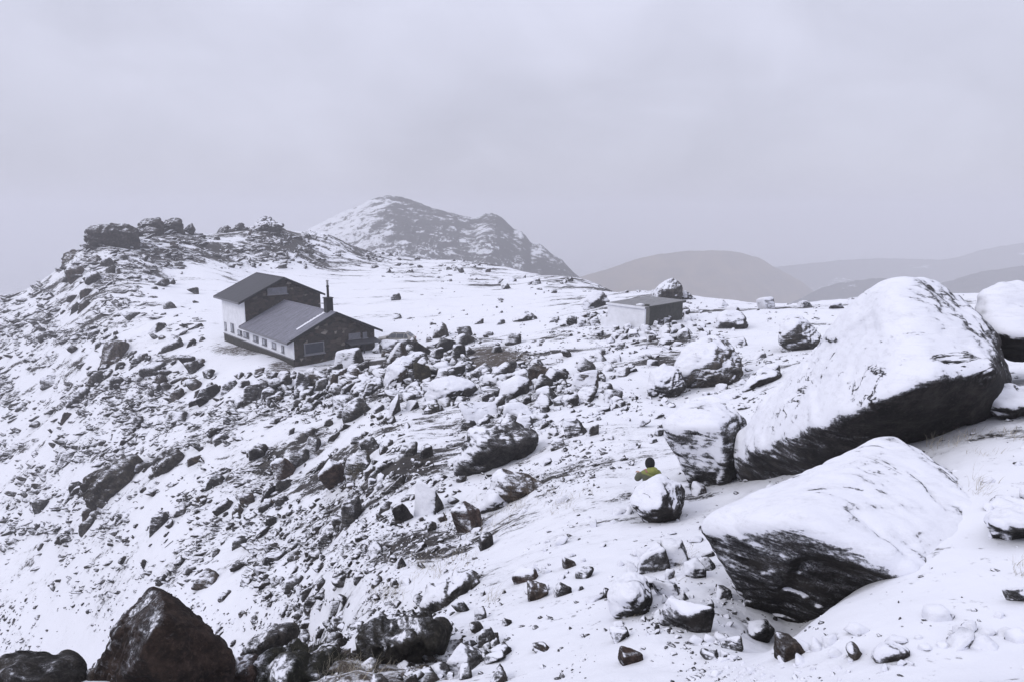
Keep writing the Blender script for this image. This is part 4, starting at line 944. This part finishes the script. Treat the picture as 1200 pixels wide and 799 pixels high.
# ------------------------------------------------------------------ the white shed
FR_, FL_, BR_ = np.array([11.45, 58.0]), np.array([8.55, 61.1]), np.array([15.66, 62.4])
e1 = FL_ - FR_; W1 = np.linalg.norm(e1); syaw = math.atan2(e1[1], e1[0]) - math.pi          # local +x runs from front-left to front-right
D1 = np.linalg.norm(BR_ - FR_)
SZ = -8.05
shed = empty('shed', (FR_[0], FR_[1], SZ), syaw, 'low flat-roofed shed with a white end wall and a dark side wall', 'shed')
CONC = roof_material('frosted_concrete_roof', (.11, .108, .105), (.33, .33, .36), .35)
DKW = simple_mat('dark_green_grey_boards', (.052, .053, .048), .85, 0, .2, 4.0, .3)
POST = simple_mat('grey_wood_post', (.17, .165, .15), .8, 0, .15, 6.0)
w_ = MB().box(-W1 + .04, -.10, .06, .22, -2.3, -.175).build('wall', WHITE, shed); w_['label'] = 'white end wall'
w2 = MB().box(-.30, -.16, .80, D1 - .15, -2.3, -.175).build('wall', DKW, shed); w2['label'] = 'dark boarded side wall'
MB().box(-W1 + .06, -W1 + .2, .223, D1 - .15, -2.3, -.175).box(-W1 + .2, -.302, D1 - .30, D1 - .15, -2.3, -.175).build('wall', DKW, shed)
MB().box(-.28, -.12, .223, .78, -2.3, -.175).build('corner_post', POST, shed)
rf = MB().slab([(-W1 - .05, -.06, .0), (.03, -.06, .0), (.03, D1 + .1, .08), (-W1 - .05, D1 + .1, .08)], .15).build('roof', CONC, shed, .015)
MB().box(-W1 - .03, -.02, -.10, -.062, -.17, .02).build('fascia', WHITE, rf)
MB().box(.032, .06, .5, D1 + .05, -.14, .03).build('fascia', DKW, rf)
co, f = chunk(.75, .5, .22, 3, 901); add = link('snow_lump', mesh_from('snow_lump', co + np.array([-1.05, .55, .06]), f), SNOW, rf)
co, f = chunk(.55, .4, .2, 3, 902); add = link('stone_weight', mesh_from('stone_weight', co + np.array([-.35, .7, .07]), f), DKW, rf)
MB().box(-W1 - .75, -W1 + .02, .10, .30, -2.4, -1.35).build('low_wall', WHITE, shed)

# ------------------------------------------------------------------ the car behind the boulder heap
CAR = simple_mat('frosted_beige_paint', (.30, .285, .27), .45, 0, .14, 3.0)
cx_, cy_ = float(pt(463.5, 395, 76)[0]), 76.0
cz_ = min(float(ground_z(cx_, cy_)[0]) + .03, float(pt(463.5, 387.8, 76)[2]) - 1.50)
car = empty('parked_car', (cx_, cy_, cz_), math.radians(172), 'pale frost-covered car parked behind the boulders right of the stone hut', 'car')
ST = [(2.18, .62, .74, .60, .32), (2.02, .74, .84, .66, .24), (1.15, .90, .87, .72, .22), (.95, .95, .88, .76, .22), (.25, 1.43, .88, .60, .22), (-.6, 1.50, .88, .61, .22), (-1.45, 1.46, .88, .60, .22), (-1.98, 1.02, .87, .72, .24), (-2.12, .90, .86, .70, .28), (-2.2, .55, .80, .66, .34)]
m_ = MB()
for x, z, w, wt, zb in ST:
    bl = min(z - .02, .92)
    m_.v += [(x, -w * .94, zb), (x, -w, (zb + bl) / 2), (x, -w, bl), (x, -wt, z), (x, wt, z), (x, w, bl), (x, w, (zb + bl) / 2), (x, w * .94, zb)]
for i in range(len(ST) - 1):
    for j in range(8): m_.f.append((i * 8 + j, i * 8 + (j + 1) % 8, (i + 1) * 8 + (j + 1) % 8, (i + 1) * 8 + j))
m_.f += [tuple(range(8)), tuple((len(ST) - 1) * 8 + j for j in range(8))]
body = m_.build('body', CAR, car, .03, True)
def quad_part(name, q, mat, parent, off):
    q = np.array(q, float); n = np.cross(q[1] - q[0], q[2] - q[0]); n /= np.linalg.norm(n); ctr = q.mean(0)
    if n @ (ctr - np.array([0, 0, .8])) < 0: n = -n
    m = MB(); m.v = [tuple(p + n * off) for p in q] + [tuple(p - n * .02) for p in q]
    m.f = [(0, 1, 2, 3), (7, 6, 5, 4)] + [(i, 4 + i, 4 + (i + 1) % 4, (i + 1) % 4) for i in range(4)]
    return m.build(name, mat, parent)
quad_part('windscreen', [(.88, -.68, .99), (.88, .68, .99), (.30, .56, 1.39), (.30, -.56, 1.39)], GLASS, car, .02)
quad_part('rear_window', [(-1.93, -.64, 1.07), (-1.93, .64, 1.07), (-1.53, .56, 1.40), (-1.53, -.56, 1.40)], GLASS, car, .02)
for s_ in (-1, 1):
    for x0, x1, x2, x3 in ((.72, -.28, -.28, .24), (-.36, -1.18, -1.18, -.36), (-1.26, -1.72, -1.48, -1.26)):
        quad_part('side_window', [(x0, s_ * .875, .96), (x1, s_ * .875, .96), (x2, s_ * .64, 1.40), (x3, s_ * .64, 1.38)], GLASS, car, .025)
    MB().box(2.06, 2.17, s_ * .68 - .13, s_ * .68 + .13, .58, .72).build('headlight', simple_mat('headlight_lens', (.5, .5, .52), .2, 0, .05, 5), car, .01)
    MB().box(-2.20, -2.10, s_ * .70 - .10, s_ * .70 + .10, .66, .88).build('taillight', simple_mat('taillight_lens', (.20, .03, .03), .3, 0, .05, 5), car, .01)
    MB().box(.58, .74, s_ * .97 - .09, s_ * .97 + .09, .96, 1.08).build('mirror', METAL, car, .02)
    for x_ in (1.32, -1.30):
        ty = MB().cyl((x_, s_ * .80 - .10, .32), .32, .32, .20, 24, 'y').build('wheel', METAL, car, .015)
        MB().cyl((x_, s_ * .905 - (.0 if s_ > 0 else .02), .32), .20, .18, .02, 20, 'y').build('rim', STEEL, ty)
ms = MB().box(-1.35, .1, -.52, .52, 1.49, 1.54).build('snow_cover', SNOW, car, .02)
MB().box(-1.3, .05, -.60, -.55, 1.47, 1.53).build('roof_rail', METAL, car); MB().box(-1.3, .05, .55, .60, 1.47, 1.53).build('roof_rail', METAL, car)

# ------------------------------------------------------------------ the person
def skin(name, verts, edges, radii, mat, parent=None, sub=2, extra=()):
    me = bpy.data.meshes.new(name); me.from_pydata(verts, edges, []); me.update()
    ob = bpy.data.objects.new(name + '_tmp', me); COL.objects.link(ob)
    md = ob.modifiers.new('skin', 'SKIN'); md.use_smooth_shade = True
    for i, r in enumerate(radii):
        sv_ = me.skin_vertices[0].data[i]; sv_.radius = (r, r) if np.isscalar(r) else r; sv_.use_root = (i == 0)
    sb = ob.modifiers.new('sub', 'SUBSURF'); sb.levels = sub; sb.render_levels = sub
    dg = bpy.context.evaluated_depsgraph_get(); dg.update()
    out = bpy.data.meshes.new_from_object(ob.evaluated_get(dg))
    bpy.data.objects.remove(ob)
    if extra:
        bm = bmesh.new(); bm.from_mesh(out)
        for e in extra: bm.from_mesh(e)
        bm.to_mesh(out); bm.free()
    out.materials.clear(); out.name = name
    out.polygons.foreach_set('use_smooth', np.ones(len(out.polygons), bool))
    return link(name, out, mat, parent)
def ball(c, r, sub=4, cut=None):
    v, f = ico(sub); co = v * np.array(r) + np.array(c)
    if cut is not None: co[:, 2] = np.maximum(co[:, 2], cut)
    return mesh_from('ball', co, f)
SKIN_M = simple_mat('skin', (.48, .29, .21), .55, 0, .05, 12)
J = dict(pel=(0, 0, .50), waist=(0, .04, .68), chest=(0, .10, .90), nb=(0, .15, 1.07), nt=(0, .18, 1.15), hd=(0, .20, 1.22), top=(0, .20, 1.28),
         ls=(-.18, .13, 1.01), le=(-.27, .27, .82), lw=(-.15, .46, .90), rs=(.18, .13, 1.01), re=(.28, .25, .80), rw=(.13, .45, .80),
         lh=(-.10, .05, .47), lk=(-.17, .47, .54), la=(-.16, .52, .11), lt=(-.17, .68, .05), rh=(.10, .05, .47), rk=(.17, .47, .54), ra=(.16, .52, .11), rt=(.17, .68, .05))
ED = [('pel', 'waist'), ('waist', 'chest'), ('chest', 'nb'), ('nb', 'nt'), ('nt', 'hd'), ('hd', 'top'), ('chest', 'ls'), ('ls', 'le'), ('le', 'lw'), ('chest', 'rs'), ('rs', 're'), ('re', 'rw'),
      ('pel', 'lh'), ('lh', 'lk'), ('lk', 'la'), ('la', 'lt'), ('pel', 'rh'), ('rh', 'rk'), ('rk', 'ra'), ('ra', 'rt')]
RB = dict(pel=.14, waist=.12, chest=.135, nb=.07, nt=.058, hd=.098, top=.085, ls=.062, le=.045, lw=.030, rs=.062, re=.045, rw=.030, lh=.09, lk=.062, la=.042, lt=.035, rh=.09, rk=.062, ra=.042, rt=.035)
def graph(keys, rad, extra_v=(), extra_e=(), extra_r=()):
    ks = list(keys); ix = {k: i for i, k in enumerate(ks)}
    v = [J[k] for k in ks] + list(extra_v); e = [(ix[a], ix[b]) for a, b in ED if a in ix and b in ix] + [(ix.get(a, a), ix.get(b, b)) for a, b in extra_e]
    return v, e, [rad[k] for k in ks] + list(extra_r)
def hand(w, sx):
    """five separate curled fingers rooted in a palm"""
    w = np.array(w); pv = [tuple(w), tuple(w + np.array([0, .045, 0])), tuple(w + np.array([0, .085, 0]))]
    out = [skin_mesh(pv, [(0, 1), (1, 2)], [.024, (.036, .018), (.036, .016)])]
    for k, (dx, ln) in enumerate(((-.028, .075), (-.009, .085), (.010, .080), (.028, .062))):
        b = w + np.array([dx, .07, 0])
        out.append(skin_mesh([tuple(b), tuple(b + np.array([0, ln * .55, -.006])), tuple(b + np.array([0, ln * .85, -.028])), tuple(b + np.array([0, ln * .86, -.050]))], [(0, 1), (1, 2), (2, 3)], [.0095, .009, .008, .0065]))
    b = w + np.array([sx * .02, .03, 0])
    out.append(skin_mesh([tuple(b), tuple(b + np.array([sx * .03, .028, -.008])), tuple(b + np.array([sx * .034, .06, -.018]))], [(0, 1), (1, 2)], [.012, .010, .008]))
    return out
def skin_mesh(v, e, r):
    o_ = skin('tmp_part', v, e, r, SKIN_M, None, 1); me = o_.data; bpy.data.objects.remove(o_); return me
hx, hy = J['hd'][0], J['hd'][1]
face = [ball((hx, hy + .005, 1.215), (.082, .098, .118)), ball((hx, hy + .105, 1.20), (.014, .022, .022), 3), ball((hx - .083, hy, 1.205), (.012, .022, .032), 3), ball((hx + .083, hy, 1.205), (.012, .022, .032), 3), ball((hx, hy + .092, 1.152), (.026, .014, .009), 3)]
PY_ = 14.6
ptop = pt(763, 535, PY_)
pyaw = math.radians(8)
pz = float(ptop[2]) - 1.365
person = empty('person', (float(ptop[0]), PY_ - .2, pz), pyaw, 'person in a black hat and yellow-green jacket sitting with back turned behind a snow-capped boulder', 'person')
v, e, r = graph(J.keys(), RB)
body = skin('body', v, e, r, SKIN_M, person, 2, face + hand(J['lw'], 1) + hand(J['rw'], -1))
EYE = simple_mat('eye', (.05, .04, .03), .2)
for s_ in (-1, 1): link('eye', ball((hx + s_ * .032, hy + .092, 1.222), (.012, .010, .009), 3), EYE, body)
jm, jt, jb = new_mat('two_tone_jacket')
jtc = jt.nodes.new('ShaderNodeTexCoord'); js = jt.nodes.new('ShaderNodeSeparateXYZ'); jt.links.new(jtc.outputs['Object'], js.inputs[0])
jz = math_node(jt, 'MULTIPLY_ADD', js.outputs[0], .35, js.outputs[2])
jz = math_node(jt, 'MULTIPLY_ADD', math_node(jt, 'SUBTRACT', noise(jt, jtc.outputs['Object'], 9, 3), .5), .06, jz)
jt.links.new(ramp(jt, jz, [(.955, (.075, .078, .050)), (.985, (.20, .215, .06))]), jb.inputs['Base Color']); jb.inputs['Roughness'].default_value = .75
RJ = dict(RB); RJ.update(pel=.165, waist=.16, chest=.178, nb=.10, ls=.095, le=.072, lw=.052, rs=.095, re=.072, rw=.052)
v, e, r = graph(['pel', 'waist', 'chest', 'nb', 'ls', 'le', 'lw', 'rs', 're', 'rw'], RJ)
jk = skin('jacket', v, e, r, jm, person, 2)
HOODM = simple_mat('yellow_green_hood', (.24, .255, .07), .75, 0, .1, 12)
link('hood', ball((.02, .085, 1.09), (.135, .105, .085), 4), HOODM, jk)
PINK = simple_mat('pink_scarf', (.36, .12, .16), .8, 0, .1, 15)
link('scarf', ball((-.10, .12, 1.075), (.045, .085, .035), 4), PINK, person)
RT = dict(RB); RT.update(pel=.172, lh=.115, lk=.085, la=.062, rh=.115, rk=.085, ra=.062)
v, e, r = graph(['pel', 'lh', 'lk', 'la', 'rh', 'rk', 'ra'], RT)
skin('trousers', v, e, r, simple_mat('black_trousers', (.025, .025, .028), .8, 0, .1, 10), person, 2)
BOOT = simple_mat('dark_boots', (.04, .03, .025), .6, 0, .1, 10)
for s_ in (-1, 1): link('boot', ball((s_ * .165, .60, .055), (.058, .15, .065), 4, -.0), BOOT, person)
hat = link('hat', ball((hx, hy - .022, 1.225), (.110, .118, .140), 5, 1.09), simple_mat('black_knit_hat', (.016, .016, .017), .95, 0, .2, 40, .4), person)
# the stone the person sits on
gz = float(ground_z(float(ptop[0]), PY_ - .2)[0])
sh = pz + .36 - gz
if sh > .1:
    co, f = chunk(.62, .55, (sh + .12) * 1.05, 4, 907)
    co = co - np.array([0, 0, co[:, 2].max()]) + np.array([float(ptop[0]), PY_ - .2, pz + .385])
    add_rock(co, f, .3, DARK, 'dark stone the seated person sits on behind the snow-capped boulder', 'rocks strewn over the snowy slope', 'rock', 'rock')
    if pz - gz > .1:
        co, f = chunk(.6, .5, (pz - gz + .2), 4, 908)
        co = co - np.array([0, 0, co[:, 2].max()]) + np.array([float(ptop[0]) - .08, PY_ + .4, pz + .01])
        add_rock(co, f, .5, GREY, 'flat stone under the boots of the seated person', 'rocks strewn over the snowy slope', 'rock', 'rock')
print('person', pz, gz, 'car', cz_, ground_z(cx_, cy_), 'shed ground', ground_z(11.4, 58), ground_z(9, 61), ground_z(15.5, 62.4))

# ------------------------------------------------------------------ dry grass poking through the snow
STRAW = simple_mat('dry_straw', (.36, .325, .26), .9, 0, .3, 30)
GR = [(1098, 518, 30, 12, 60, .22), (1128, 512, 22, 8, 30, .20), (1178, 510, 34, 8, 50, .18), (1150, 530, 30, 10, 18, .14), (1146, 570, 16, 14, 40, .16), (1195, 668, 14, 10, 14, .2), (960, 640, 200, 60, 10, .12),
      (560, 615, 40, 22, 60, .30), (660, 590, 24, 18, 60, .22), (600, 595, 30, 14, 50, .25), (500, 665, 40, 20, 90, .26), (455, 695, 26, 16, 80, .26), (340, 745, 26, 12, 90, .22), (540, 655, 22, 10, 40, .22), (575, 703, 10, 8, 14, .30),
      (800, 655, 14, 20, 60, .18), (738, 722, 16, 8, 30, .14), (420, 785, 60, 14, 120, .2), (350, 785, 60, 14, 120, .2), (690, 575, 12, 8, 20, .2), (860, 640, 30, 10, 16, .12)]
gv, gf = [], []
r_ = np.random.default_rng(5)
for gx, gy, rx, ry, n, hgt in GR:
    for _ in range(n):
        x, y = gx + r_.normal() * rx * .45, gy + r_.normal() * ry * .45
        hp = hit(x, min(y, 798))
        if hp is None: continue
        for q in range(2):
            b0 = hp + np.array([r_.normal() * .03, r_.normal() * .03, -.03])
            h = hgt * r_.uniform(.5, 1.25); d = np.array([r_.normal() * .5 + .25, r_.normal() * .4, 1.0]); wd = r_.uniform(.0016, .0034) * max(1, hp[1] / 9)
            sx = np.array([math.cos(r_.uniform(0, 6.3)), math.sin(r_.uniform(0, 6.3)), 0]) * wd
            bend = np.array([r_.normal() * .35 + .2, r_.normal() * .3, -.25])
            pts_ = [b0, b0 + d * h * .4, b0 + d * h * .75 + bend * h * .2, b0 + d * h + bend * h * .55]
            o_ = len(gv)
            for i, p_ in enumerate(pts_):
                k = 1 - i / 3.2; gv += [p_ - sx * k, p_ + sx * k]
            gf += [(o_ + 2 * i, o_ + 2 * i + 1, o_ + 2 * i + 3, o_ + 2 * i + 2) for i in range(3)]
tag(link('dry_grass', mesh_from('dry_grass', np.array(gv), np.array(gf), False), STRAW), 'dry straw-coloured grass stems poking through the snow', 'grass', kind='stuff')
